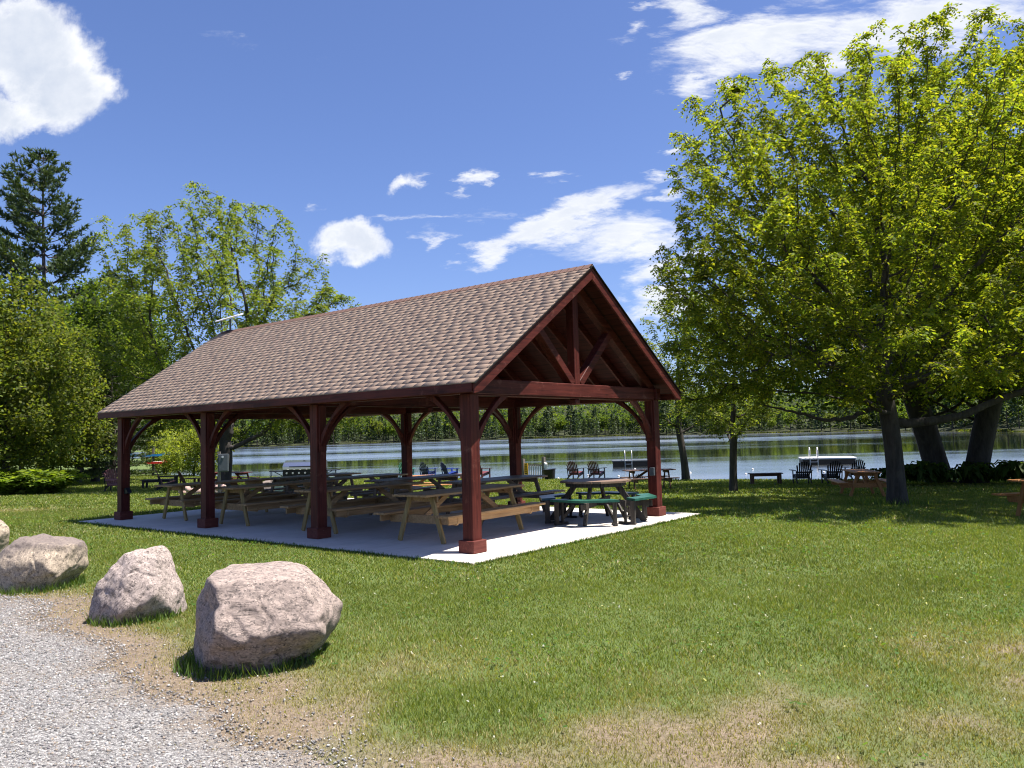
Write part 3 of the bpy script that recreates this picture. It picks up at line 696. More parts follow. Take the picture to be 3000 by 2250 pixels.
# board rack and the two boards on it
def rack():
    x, y = -25.6, 56.6; z = gz(x, y)
    r = empty('board_rack', (x, y, z), R(8), 'wooden post rack with black arms holding two paddle boards by the shore', 'rack')
    MB().box((0, 0, 1.05), (.13, .13, 2.1)).build('post', POSTG, r); MB().box((-2.2, 0, .95), (.13, .13, 1.9)).build('post', POSTG, r)
    MB().box((-1.1, 0, .25), (2.07, .06, .14)).build('rail', POSTG, r)
    for h in (1.38, .86, .42):
        for px in (0, -2.2):
            MB().tube([(px, .05, h-.12), (px+.45, -.45, h), (px+.62, -.62, h+.10)], .028, 6).build('arm', BLKM, r)
            MB().tube([(px, .05, h-.12), (px-.42, -.42, h)], .026, 6).build('arm', BLKM, r)
    def board(name, label, dz, mat, edge, dx):
        b = empty(name, (x+dx, y-.35, z+dz), R(6), label, 'paddle board', 'paddle boards on the rack')
        n = 24; ol = []
        for i in range(n+1):
            q = -1+2*i/n; ol.append((q*1.6, .38*(1-abs(q)**2.6)**.6 + .001))
        poly = ol + [(p, -w) for p, w in ol[::-1]]
        def lift(v): return .10*max(0, abs(v)/1.6-.5)**1.5*2
        V = [(p, w_, .06+lift(p)) for p, w_ in poly]+[(p, w_, -.09+lift(p)) for p, w_ in poly]; k = len(poly)
        MB().add(V, [tuple(range(k)), tuple(range(k, 2*k))[::-1]]).build('deck', mat[0], b)
        side = MB(); side.add(V, [(j, (j+1) % k, k+(j+1) % k, k+j) for j in range(k)]); side.build('rail', edge, b)
        tip = MB()
        for sg in (-1, 1):
            tip.prism([(sg*1.15, -.33), (sg*1.15, .33), (sg*1.5, .21), (sg*1.63, 0), (sg*1.5, -.21)], (1, 0, 0), (0, 1, 0), (0, 0, 1), (0, 0, .02+lift(1.4)), .19)
        tip.build('nose_and_tail', mat[1], b)
    board('paddle_board', 'black paddle board with blue tips, uppermost on the post rack', 1.50, (BLKM, BLUBD), BLUBD, -.25)
    board('paddle_board', 'red and white paddle board on the lower arms of the post rack', .98, (WHITBD, REDBD), REDBD, -.15)
rack()
# utility box on a thin post
def util():
    x, y = -10.93, 30.; z = gz(x, y)
    r = empty('electrical_box', (x, y, z), R(10), 'grey electrical box on a thin post seen right of the second post', 'electrical box')
    MB().box((-.16, .06, .85), (.10, .10, 1.7)).build('post', POSTG, r)
    MB().box((0, 0, 1.28), (.36, .17, .66)).build('cabinet', GREYBOX, r, bevel=.012); MB().box((.02, -.092, 1.27), (.30, .012, .56)).build('door', GREYBOX, r)
    MB().tube([(0, -.09, 1.5), (0, -.13, 1.5)], .045, 10).build('meter', STEEL, r)
util()
# grill
def grill():
    x, y = -6.75, 25.8; z = gz(x, y)
    r = empty('gas_grill', (x, y, z), R(-4), 'large black gas grill with stainless hood standing between the second and third post', 'grill')
    MB().box((0, 0, .42), (1.15, .52, .55)).build('cabinet', BLKM, r, bevel=.01)
    MB().box((0, 0, .80), (1.30, .58, .20)).build('firebox', BLKM, r, bevel=.01)
    prof = [(-.30, .905), (-.30, 1.02), (-.18, 1.13), (.02, 1.20), (.26, 1.18), (.29, .905)]
    hd = MB().prism(prof, (0, 1, 0), (0, 0, 1), (1, 0, 0), (0, 0, 0), 1.30).build('hood', STEEL, r, bevel=.012)
    MB().tube([(-.4, -.33, 1.0), (-.4, -.37, 1.0), (.4, -.37, 1.0), (.4, -.33, 1.0)], .016, 8).build('handle', BLKM, hd)
    em = MB(); em.box((.0, -.085, 1.172), (.10, .016, .004), Matrix.Rotation(R(19), 3, 'X')); em.box((-.02, -.05, 1.185), (.04, .03, .004), Matrix.Rotation(R(19), 3, 'X')); em.build('emblem', BLKM, hd)
    for k in range(6): MB().tube([(-.5+k*.2, -.29, .80), (-.5+k*.2, -.335, .80)], .032, 10).build('knob', STEEL, r)
    for sx in (-1, 1):
        MB().box((sx*.88, -.02, .86), (.44, .5, .025)).build('side_shelf', BLKM, r)
        MB().bar((sx*1.06, -.2, .86), (sx*1.06, -.2, .52), .025, .025).build('bracket', BLKM, r); MB().bar((sx*.68, -.2, .70), (sx*.95, -.2, .85), .02, .02).build('bracket', BLKM, r)
        for sy in (-1, 1): MB().bar((sx*.6, sy*.24, .0), (sx*.6, sy*.24, .70), .05, .05, (0, 1, 0)).build('leg', BLKM, r)
    MB().tube([(-.55, -.2, .7), (-.66, -.22, .5), (-.62, -.2, .25), (-.4, -.1, .2)], .012, 6).build('hose', BLKM, r)
grill()
# bucket of steel, fire ring with stones, black bucket, post fence
def bucket(name, label, x, y, r0, r1, hh, mat, cat, tilt=0.):
    o = empty(name, (x, y, gz(x, y)), 0, label, cat); o.rotation_euler = (0, R(tilt), 0)
    MB().tube([(0, 0, 0), (0, 0, hh*.5), (0, 0, hh)], [r0, (r0+r1)/2, r1], 20).build('body', mat, o); MB().tube([(0, 0, hh-.02), (0, 0, hh+.015)], [r1+.015, r1+.015], 20).build('rim', mat, o)
bucket('metal_tub', 'round grey metal tub on the grass under the grill', -8.45, 29.2, .30, .33, .42, GALV, 'tub')
bucket('bucket', 'black plastic bucket leaning beside the little fence at the shore', 1.88, 42.3, .26, .36, .52, BLACKP, 'bucket', -6)
def rock_mesh(name, planes, size, seed, mat, sub=5, p=34, amp=.05, parent=None, chips=13):
    bm = bmesh.new(); bmesh.ops.create_icosphere(bm, subdivisions=sub, radius=1)
    U = np.array([v.co[:] for v in bm.verts]); U /= np.linalg.norm(U, axis=1, keepdims=True); g = np.random.default_rng(seed*7+1)
    N = unit(np.array([n for n, _ in planes], float)); D = np.array([d for _, d in planes], float)
    def radius(N, D): return (np.maximum(0, U@N.T)/D)
    def smooth(a): return (a**p).sum(1)**(-1/p)
    Q = U*smooth(radius(N, D))[:, None]
    for _ in range(chips):      # broken corners
        n = unit(g.normal(size=3)); sp = (Q@n).max(); N = np.vstack([N, n]); D = np.append(D, sp*g.uniform(.90, .975))
    Q = U*smooth(radius(N, D))[:, None]; off = Vector((seed*3.1, seed*1.7, seed*.9))
    for v, q, d in zip(bm.verts, Q, U):
        q = Vector(q); a = mnoise.fractal(q*2.0/size+off, .85, 2.1, 3)*amp*size*1.15
        w_ = mnoise.noise(q*1.5/size+off*2+Vector((0, 0, a*8))); rdg = -max(0, 1-abs(w_)*9)*amp*size*.55
        f = mnoise.fractal(q*8/size+off, .8, 2.2, 4)*amp*size*.11
        v.co = q + Vector(d)*(a+rdg+f)
    me = bpy.data.meshes.new(name); bm.to_mesh(me); bm.free()
    for pl in me.polygons: pl.use_smooth = True
    return link_mesh(name, me, mat, parent)
def granite(name, base, light, dark, stain=None, sc_=1., rot=0.):
    m, t, b, _ = new_mat(name); tc = t.new('ShaderNodeTexCoord'); P = t.mapping(tc.outputs['Object'], rot=(.3, rot, .4))
    n1 = t.noise(P, 2.2*sc_, 6, .62, .8); n2 = t.noise(P, 14*sc_, 6, .7, .4); n3 = t.noise(P, 90*sc_, 3, .6)
    c = t.ramp(n1, [(.30, base), (.55, light), (.75, base)]); c = t.mix(t.ramp(n2, [(.47, 0.), (.64, .85)]), c, dark)
    c = t.mix(t.math('MULTIPLY', t.ramp(n3, [(.4, 0.), (.65, 1.)]), .30), c, light)
    sp_ = t.new('ShaderNodeTexVoronoi'); sp_.inputs['Scale'].default_value = 70*sc_; t.link(P, sp_.inputs['Vector']); gs_ = t.new('ShaderNodeSeparateColor'); t.link(sp_.outputs['Color'], gs_.inputs[0])
    c = t.mix(t.ramp(gs_.outputs[0], [(.80, 0.), (.86, .6)]), c, tuple(x*.45 for x in dark)); c = t.mix(t.ramp(gs_.outputs[1], [(.82, 0.), (.9, .55)]), c, tuple(min(.6, x*1.7) for x in light))
    vn = t.noise(t.mapping(P, scale=(1, 1, 3)), 5*sc_, 7, .7, 1.2); c = t.mix(t.ramp(vn, [(.45, 0.), (.5, .75), (.55, 0.)]), c, tuple(x*1.45 for x in light))
    vo = t.noise(t.mapping(P, scale=(1, 1, 2.2), rot=(.2, .5, 0)), 2.4*sc_, 5, .6, 1.6); crack = t.ramp(vo, [(.486, 1.), (.5, 0.), (.514, 1.)]) 
    c = t.mix(t.math('MULTIPLY', t.math('SUBTRACT', 1., crack), t.ramp(n1, [(.5, 0.), (.62, .8)])), c, (.05, .042, .04))
    if stain:
        g = t.new('ShaderNodeSeparateXYZ'); t.link(tc.outputs['Object'], g.inputs[0])
        f = t.math('ADD', g.outputs[2], t.math('MULTIPLY', t.math('SUBTRACT', t.noise(P, 3, 5, .65), .5), .7)); c = t.mix(t.ramp(f, stain[1]), c, stain[0])
    t.link(c, b.inputs['Base Color']); b.inputs['Roughness'].default_value = .85
    bp = t.new('ShaderNodeBump'); bp.inputs['Strength'].default_value = .9; bp.inputs['Distance'].default_value = .009
    hh = t.math('ADD', t.math('MULTIPLY', n2, .8), t.math('ADD', t.math('MULTIPLY', n3, .18), t.math('MULTIPLY', crack, .35)))
    t.link(hh, bp.inputs['Height']); t.link(bp.outputs[0], b.inputs['Normal']); return m
G1 = granite('pink granite', (.178, .142, .125), (.25, .20, .172), (.08, .068, .063))
G2 = granite('pale pink granite', (.225, .182, .162), (.32, .265, .235), (.10, .082, .076), rot=.8)
G3 = granite('buff granite', (.24, .195, .145), (.34, .28, .21), (.13, .105, .085), stain=((.105, .085, .085), [(.10, 0.), (.30, .75)]), rot=1.6)
gB = 'boulders along the edge of the gravel'
def boulder(label, x, y, planes, size, seed, mat, zc, k):
    o = rock_mesh('boulder', planes, size, seed, mat, 6); o.scale = (k, k, k); rz = 0; o.location = (x, y, zc); o.rotation_euler = (0, 0, R(rz)); tag(o, label, 'boulder', gB); return o
BOULD = [(-2.04, 6.12, .47), (-3.66, 7.72, .37), (-5.66, 9.5, .45), (-8.75, 12.6, .45)]
boulder('large pink boulder nearest the camera, dark on its left side, standing on the grass', -1.96, 6.12,
        [((.36, -.80, .42), .40), ((-.84, -.52, .10), .40), ((0, 0, 1), .355), ((-.87, 0, .5), .487), ((-1, 0, 0), .53), ((.5, 0, .86), .405), ((.82, 0, .57), .449), ((1, 0, 0), .535), ((.8, 0, -.6), .53), ((0, 1, .1), .45), ((-.1, -.85, -.45), .50), ((.4, -.75, -.5), .46), ((0, 0, -1), .45)], .5, 1, G1, .325, 1.0).scale.z = .90
boulder('pale pink boulder with a rounded peak, between the nearest and the flat topped one', -3.66, 7.72,
        [((-.77, 0, .64), .275), ((-.2, 0, 1), .36), ((.92, 0, .35), .355), ((1, 0, 0), .43), ((-1, 0, 0), .42), ((-.35, -.75, .55), .33), ((.3, -.9, .25), .37), ((-.4, -.9, -.1), .42), ((0, 1, .1), .38), ((0, 0, -1), .4), ((.5, -.6, -.55), .43), ((.7, -.5, .45), .40)], .43, 2, G2, 0.281, .86)
boulder('flat topped buff boulder with a dark stain across its top', -5.66, 9.50,
        [((.19, 0, .98), .342), ((-.7, 0, .7), .39), ((1, 0, 0), .49), ((.7, 0, -.7), .41), ((-1, 0, 0), .52), ((.0, -.8, .55), .42), ((.05, -1, -.1), .42), ((.3, -.8, -.5), .43), ((0, 1, .1), .42), ((.9, -.5, .2), .49), ((-.8, -.6, .1), .50), ((0, 0, -1), .4)], .48, 3, G3, 0.241, .87)
boulder('rounded buff boulder cut off by the left edge of the photo', -8.75, 12.6,
        [((.05, -.1, 1), .36), ((.9, -.2, .4), .48), ((.9, -.2, -.3), .52), ((-1, 0, .1), .55), ((0, -1, .2), .5), ((.6, 0, .8), .42), ((0, 1, 0), .5), ((0, 0, -1), .4)], .5, 4, G3, 0.277, .9)
def fire_ring():
    x, y = -13.1, 33.6; r = empty('fire_ring', (x, y, gz(x, y)), 0, 'round fire ring of reddish stones on the grass behind the left tables', 'fire ring')
    sm = granite('fire ring stone', (.30, .17, .14), (.42, .30, .26), (.16, .10, .09), sc_=3)
    for k in range(13):
        a = k*2*math.pi/13; s = rnd.uniform(.8, 1.15)
        o = rock_mesh('stone', [((rnd.uniform(-1, 1), rnd.uniform(-1, 1), rnd.uniform(-1, 1)), rnd.uniform(.12, .17)*s) for _ in range(7)]+[((0, 0, 1), .15*s), ((0, 0, -1), .15), ((1, 0, 0), .2*s), ((-1, 0, 0), .2*s), ((0, 1, 0), .16), ((0, -1, 0), .16)], .15, 10+k, sm, 2, 10, .05, r)
        o.location = (.85*math.cos(a), .85*math.sin(a), .12+(.12 if k % 3 == 0 else 0)); o.rotation_euler = (0, 0, a+1.57)
    MB().tube([(0, 0, 0), (0, 0, .10)], [.68, .62], 16).build('ash', plain('ash', (.08, .075, .07), .95), r)
fire_ring()
o = rock_mesh('stone', [((0, 0, 1), .28), ((1, 0, .3), .42), ((-1, 0, .3), .42), ((0, -1, .2), .3), ((0, 1, 0), .3), ((0, 0, -1), .3), ((.6, 0, .8), .35)], .35, 31, G1, 4); o.location = (-10.35, 34., gz(-10.35, 34.)+.2); tag(o, 'single pinkish stone on the grass left of the grill', 'rock')
def fence():
    x, y = 1.05, 43.9; r = empty('fence', (x, y, gz(x, y)), R(-40), 'short grey picket fence between two posts at the water', 'fence')
    for px, hh in ((-.72, 1.18), (.72, 1.28)): MB().box((px, 0, hh/2-.1+.06), (.16, .16, hh+.32)).build('post', POSTG, r)
    for k in range(9): MB().box((-.50+k*.125, 0, .52), (.05, .03, .86)).build('picket', PICKET, r)
    for z in (.14, .96): MB().box((0, .035, z), (1.30, .04, .07)).build('rail', POSTG, r)
    # sign hung on the pickets
    d = Vector((math.cos(R(-40)), math.sin(R(-40)), 0)); n = Vector((d.y, -d.x, 0))
    c = Vector((x, y, gz(x, y)))-d*.47+n*.06
    s = empty('sign', c, R(-40), 'narrow yellow sign with black marks on the fence at the shore', 'sign')
    MB().box((0, 0, .62), (.24, .02, .88)).build('panel', YELLOW, s)
    mk = MB()
    for k, (w_, h_) in enumerate(((.06, .09), (.17, .05), (.17, .05), (.17, .05), (.17, .05), (.12, .05), (.08, .06))): mk.box((0, -.012, .98-k*.118), (w_, .006, h_))
    mk.build('lettering', BLKM, s)
    c2 = Vector((x, y, gz(x, y)))+d*.80-n*.0
    tw = MB(); g = 7; rows = []
    for i in range(g):
        q = i/(g-1); rows.append([(-.16+.05*math.sin(q*5)+.34*k/5*(1-.35*q), -.02+.05*math.sin(k*1.9+q*3), 1.14-q*(.72+.12*math.sin(k*2.1)) - .08*(k/5)**2) for k in range(6)])
    vs = [v for rw in rows for v in rw]; fs = [(i*6+k, i*6+k+1, (i+1)*6+k+1, (i+1)*6+k) for i in range(g-1) for k in range(5)]
    tw.add(vs, fs); to = tw.build('towel', CLOTH, None, smooth=True); to.location = c2; to.rotation_euler = (0, 0, R(-40))
    sm = to.modifiers.new('thick', 'SOLIDIFY'); sm.thickness = .02; tag(to, 'white towel hanging over the right post of the fence', 'towel')
fence()
# swimming rafts
def raft(label, x, y, rz, L_, W_, deck, ladder_x, side):
    r = empty('swimming_raft', (x, y, WATER), R(rz), label, 'raft', 'swimming rafts on the lake')
    MB().box((0, 0, .42), (L_, W_, .12)).build('deck', deck, r, bevel=.02); MB().box((0, 0, .15), (L_-.12, W_-.12, .42)).build('float', DARKBX, r)
    for dx in (-.26, .26):
        x_ = ladder_x+dx; pts = [(x_, side*(W_/2+.10), -.4), (x_, side*(W_/2+.10), 1.0)] + [(x_, side*(W_/2+.10-.22+.22*math.cos(t)), 1.0+.20*math.sin(t)) for t in (.5, 1.0, 1.57, 2.1, 2.7)] + [(x_, side*(W_/2-.36), .48)]
        MB().tube(pts, .035, 8).build('ladder_rail', WHITEP, r, smooth=True)
    for z in (-.1, .2, .45): MB().box((ladder_x, side*(W_/2+.10), z), (.5, .09, .03)).build('ladder_step', WHITEP, r)
raft('grey topped swimming raft with a white ladder, seen left of the far right post', 9.3, 62.2, -8, 3.3, 2.4, GREYBOX, -.4, -1)
raft('white topped swimming raft with looped ladder rails behind the three black chairs', 22.3, 57.0, -14, 3.6, 2.4, WHITEP, -1.0, -1)
fl = MB(); fl.tube([(0, 0, -.05), (0, 0, .02), (0, 0, .07)], [.04, .075, .03], 10)
for i, (px, py) in enumerate([(4.6, 50.0), (6.3, 48.4), (7.3, 50.5), (11.0, 50.), (13.6, 47.0), (16.3, 44.5), (18.0, 46.5), (2.6, 47.5), (8.6, 57.0), (15.5, 52.0)]):
    b0 = fl.build('buoy', WHITEP, None, smooth=True) if i == 0 else b0.copy()
    if i: COL.objects.link(b0)
    b0.location = (px, py, WATER); tag(b0, 'small white float bobbing on the lake in front of the rafts', 'buoy', 'white floats marking the swimming area')

# ---------------------------------------------------------------- vegetation
def colonize(attr, trunk, step, kill, infl, maxit=160, seed=0, trop=(0, 0, .05)):
    """space colonisation: returns nodes, parents"""
    g = np.random.default_rng(seed); N = [np.array(p, float) for p in trunk]; par = [-1]+list(range(len(trunk)-1))
    attr = np.array(attr); alive = np.ones(len(attr), bool)
    nd = np.array(N); D = np.linalg.norm(attr[:, None]-nd[None], axis=2); ni = D.argmin(1); dm = D.min(1)
    trop = np.array(trop)
    for it in range(maxit):
        act = alive & (dm < infl)
        if not act.any(): break
        ids, inv = np.unique(ni[act], return_inverse=True)
        P = np.array(N); v = attr[act]-P[ni[act]]; v /= np.linalg.norm(v, axis=1, keepdims=True)+1e-9
        acc = np.zeros((len(ids), 3)); np.add.at(acc, inv, v)
        acc = acc/(np.linalg.norm(acc, axis=1, keepdims=True)+1e-9)+trop+g.normal(0, .16, acc.shape)
        acc /= np.linalg.norm(acc, axis=1, keepdims=True); new = P[ids]+acc*step
        base = len(N); N += list(new); par += list(ids)
        d = np.linalg.norm(attr[:, None]-new[None], axis=2); m = d.min(1); k = d.argmin(1)
        up = m < dm; dm[up] = m[up]; ni[up] = base+k[up]
        alive &= dm > kill
    return np.array(N), np.array(par)
def branch_radii(N, par, rtip, rroot):
    cnt = np.zeros(len(N)); ch = np.bincount(par[par >= 0], minlength=len(N)); cnt[ch == 0] = 1
    for i in range(len(N)-1, 0, -1): cnt[par[i]] += cnt[i]
    k = math.log(rroot/rtip)/math.log(max(cnt[0], 2)); return rtip*cnt**k, cnt
def tubes_np(N, par, rad, kthick=8, kthin=4, thr=.03):
    Vs, Fs, off = [], [], 0; idx = np.where(par >= 0)[0]
    for thick in (True, False):
        sel = idx[(rad[idx] >= thr) == thick]
        if not len(sel): continue
        k = kthick if thick else kthin; a = N[par[sel]]; b = N[sel]; d = b-a; L = np.linalg.norm(d, axis=1, keepdims=True); d = d/(L+1e-9)
        e = np.cross(d, np.array([.31, .22, .1])+np.abs(d[:, [2]])*np.array([.9, .1, -.6])); e /= np.linalg.norm(e, axis=1, keepdims=True)+1e-9; g = np.cross(d, e)
        ra = np.minimum(rad[par[sel]], rad[sel]*1.35)[:, None, None]; rb = rad[sel][:, None, None]
        t = np.arange(k)*2*np.pi/k; ring = e[:, None]*np.cos(t)[None, :, None]+g[:, None]*np.sin(t)[None, :, None]
        Va = a[:, None]-d[:, None]*rb*.3+ring*ra; Vb = b[:, None]+d[:, None]*rb*.3+ring*rb
        V = np.concatenate([Va, Vb], 1).reshape(-1, 3); j = np.arange(k); j2 = (j+1) % k
        f = np.stack([j, j2, k+j2, k+j], 1)[None]+(np.arange(len(sel))*2*k)[:, None, None]+off
        Vs.append(V); Fs.append(f.reshape(-1, 4)); off += len(V)
    return np.concatenate(Vs), np.concatenate(Fs)
def unit(v): return v/(np.linalg.norm(v, axis=-1, keepdims=True)+1e-9)
def leaf_quads(C, D, Nn, L, Wd):
    """kite leaves: base C, direction D, side from normal Nn"""
    Sd = unit(np.cross(D, Nn)); L = L[:, None]; Wd = Wd[:, None]
    return np.stack([C, C+D*L*.5+Sd*Wd*.5, C+D*L, C+D*L*.5-Sd*Wd*.5], 1).reshape(-1, 3), np.arange(len(C)*4).reshape(-1, 4)
def leaf_cols(n, cols, g, var=.22, clump=None):
    cols = np.array(cols); c = cols[g.integers(0, len(cols), n)]*g.uniform(1-var, 1+var, (n, 1))
    if clump is not None: c = c*clump[:, None]
    return np.repeat(np.clip(c, 0, 1), 4, 0)
def sample_ell(ells, n, g, shell=.45):
    w = np.array([e[6] for e in ells]); k = g.choice(len(ells), n, p=w/w.sum()); v = unit(g.normal(size=(n, 3))); r = g.random(n)**shell
    E_ = np.array([e[:6] for e in ells]); return E_[k, :3]+v*r[:, None]*E_[k, 3:6]
def deciduous(name_, ells, trunk, natt, step, kill, infl, rtip, rroot, leaf, seed, bark, cols, zmin=1.8, per=6, twig=14, shell=.45, extra=None):
    """returns (trunk mesh, crown mesh)"""
    g = np.random.default_rng(seed); att = sample_ell(ells, natt, g, shell); att = att[att[:, 2] > zmin]
    N, par = colonize(att, trunk, step, kill, infl, seed=seed)
    rad, cnt = branch_radii(N, par, rtip, rroot)
    h = N[:, 2]; flare = 1+.35*np.exp(-np.clip(h, 0, 9)/.28)*(cnt > cnt.max()*.7); V, Fc = tubes_np(N, par, rad*flare, 10)
    to = np_mesh('trunk', V, Fc, bark, smooth=True)
    tw = np.where((cnt <= twig) & (par >= 0))[0]; tw = np.repeat(tw, per); n = len(tw)
    q = g.random(n)[:, None]; base = N[par[tw]]*(1-q)+N[tw]*q; axis = unit(N[tw]-N[par[tw]])
    out = unit(axis*.5+g.normal(size=(n, 3))*.75+np.array([0, 0, .1]))
    cl = .45+1.1*fbm(base[:, 0]*1.1+base[:, 2], base[:, 1]*1.1-base[:, 2]*.7, seed, 3)
    if leaf[0] == 'pinnate':
        _, RL_, nl, lw, ll = leaf; Cs, Ds, cls = [], [], []
        out[:, 2] *= .6; out = unit(out); side = unit(np.cross(out, np.array([0, 0, 1.])+g.normal(0, .25, (n, 3)))); Ls = RL_*g.uniform(.6, 1.2, n)[:, None]
        for i in range(nl):
            t = (i+.6)/nl; p = base+out*Ls*t+np.array([0, 0, -1.])*Ls*.75*t*t
            for s in (-1, 1):
                Cs.append(p); Ds.append(unit(side*s+out*.45+np.array([0, 0, -.5])*g.uniform(.3, 1.6, (n, 1))+g.normal(0, .2, (n, 3)))); cls.append(cl)
        C = np.concatenate(Cs); D = np.concatenate(Ds); cl = np.concatenate(cls); n = len(C); ln = ll*g.uniform(.7, 1.25, n); wd = lw*g.uniform(.8, 1.2, n)
        Nn = unit(np.array([0, 0, 1.])+g.normal(0, .5, (n, 3)))
    else:
        _, ll, lw, spread = leaf
        C = base+g.normal(0, spread, (n, 3)); D = unit(out+np.array([0, 0, -.35])); Nn = unit(np.array([0, 0, 1.])+g.normal(0, .55, (n, 3)))
        ln = ll*g.uniform(.65, 1.25, n); wd = lw*g.uniform(.7, 1.2, n)
    V, Fc = leaf_quads(C, D, Nn, ln, wd); co = np_mesh('crown', V, Fc, LEAF, cols=leaf_cols(n, cols, g, .2, cl))
    meshes = (to.data, co.data); bpy.data.objects.remove(to); bpy.data.objects.remove(co); return meshes
def plant(name, meshes, x, y, label, cat='tree', group=None, rz=0., s=1., sz=None, z=None, tilt=(0, 0)):
    r = empty(name, (x, y, gz(x, y) if z is None else z), 0, label, cat, group)
    r.rotation_euler = (R(tilt[0]), R(tilt[1]), R(rz)); r.scale = (s, s, sz or s)
    for nm, me in zip(('trunk', 'crown'), meshes):
        if me is None: continue
        o = bpy.data.objects.new(nm, me); COL.objects.link(o); o.parent = r
    return r
def bow(p0, p1, n, b=(0, 0, 0)):
    p0, p1, b = map(np.array, (p0, p1, b)); return [p0*(1-t)+p1*t+b*math.sin(t*math.pi) for t in np.linspace(0, 1, n)]
YG = [(.165, .212, .022), (.205, .238, .025), (.13, .18, .022), (.235, .245, .028), (.095, .14, .018)]       # yellow green locust
MG = [(.064, .108, .022), (.086, .132, .025), (.05, .088, .02), (.108, .15, .026)]                            # mid maple green
LG = [(.110, .152, .032), (.138, .172, .034), (.086, .126, .028), (.162, .178, .036)]                            # light spring green
DG = [(.030, .060, .018), (.042, .075, .020), (.055, .09, .022)]

# big locust by the right: trunk with limbs both ways
el = [(-.3, -1.0, 6.2, 5.4, 5.8, 4.0, 5), (1.3, 0, 9.2, 3.9, 3.7, 3.0, 2.6), (-2.6, 0, 8.7, 2.9, 3.0, 2.5, 1.8), (3.9, -.3, 6.6, 3.9, 4.2, 4.0, 2.6), (-.2, -2.2, 3.7, 4.6, 4.6, 1.3, 1.9), (-3.9, -.5, 5.2, 2.2, 2.8, 2.4, 1.3), (4.5, -.4, 3.5, 2.0, 2.0, 1.0, .9), (-4.2, -.5, 3.2, 1.6, 2.0, .9, .6)]
tr = bow((0, 0, -.05), (-.18, 0, 2.9), 10, (.06, 0, 0))
LOCUST = deciduous('locust', el, tr, 5600, .23, .34, 2.6, .0075, .21, ('pinnate', .26, 4, .050, .095), 5, BARK, YG, zmin=2.3, per=6, twig=11)
bl = plant('locust_tree', LOCUST, 9.34, 19.6, 'big yellow green locust tree with a grey trunk on the right side of the lawn')
def add_limb(parent, pts, r0, r1, seed):
    g = np.random.default_rng(seed); N = []; m = 26
    P = np.array(pts)
    for t in np.linspace(0, len(P)-1.001, m): i = int(t); f = t-i; N.append(P[i]*(1-f)+P[min(i+1, len(P)-1)]*f+g.normal(0, .012, 3))
    N = np.array(N); rad = np.linspace(r0, r1, m); par = np.arange(-1, m-1); V, Fc = tubes_np(N, par, rad, 10, 5)
    np_mesh('limb', V, Fc, BARK, parent, smooth=True)
add_limb(bl, [(-.06, 0, 2.02), (.35, -.02, 1.98), (.9, -.05, 2.02), (1.6, -.1, 2.12), (2.3, -.2, 2.42), (3.2, -.3, 2.75), (4.2, -.3, 3.2)], .125, .06, 1)
add_limb(bl, [(-.1, 0, 2.55), (-.6, -.1, 2.35), (-1.1, -.2, 2.15), (-1.8, -.3, 2.10), (-2.6, -.4, 2.35), (-3.3, -.5, 2.5)], .075, .02, 2)
# second locust whose crown enters at the right edge
plant('locust_tree', LOCUST, 17.5, 22.0, 'tall locust tree cut off by the right edge, its top sprig against the sky', rz=130, s=1.12)
# two leaning maples behind it
el = [(0, 0, 9.2, 6.2, 5.6, 5.6, 5), (-3.6, 0, 6.4, 4.4, 4.4, 3.4, 2), (2.5, 0, 6.8, 4.6, 4.5, 3.6, 2), (0, -1, 4.6, 5.2, 4.4, 1.7, 1.5), (-6.8, -.5, 6.8, 4.2, 4.0, 3.9, 2.2)]
MAPLE = deciduous('maple', el, bow((.25, 0, -.1), (-.75, 0, 3.9), 10, (.05, 0, 0)), 2900, .36, .62, 4.6, .012, .46, ('kite', .20, .17, .28), 8, BARKD, MG, zmin=3.3, per=18, twig=12)
plant('maple_tree', MAPLE, 16.9, 32.2, 'dark maple with a thick trunk leaning left behind the big locust', rz=0)
plant('maple_tree', MAPLE, 18.2, 31.3, 'dark maple with a trunk leaning right, behind the big locust', rz=172, s=.94)
# sparse young locusts
el = [(0, 0, 5.2, 2.3, 2.2, 2.9, 3), (-.9, 0, 3.2, 1.8, 1.8, 1.4, 1), (1.0, 0, 3.0, 1.9, 1.8, 1.2, 1)]
YOUNG = deciduous('young', el, bow((0, 0, -.05), (-.22, 0, 2.0), 9, (.04, 0, 0)), 300, .26, .5, 2.4, .009, .13, ('pinnate', .34, 4, .055, .11), 12, BARK, LG, zmin=1.35, per=6, twig=8)
plant('young_locust', YOUNG, 8.4, 39.2, 'young locust with a dark curved trunk just right of the far right post', cat='tree', group='young locusts by the shore', s=1.32)
plant('young_locust', YOUNG, 7.45, 27.3, 'slender young locust with a straight thin trunk between the far right post and the bench', group='young locusts by the shore', rz=100, s=.95)
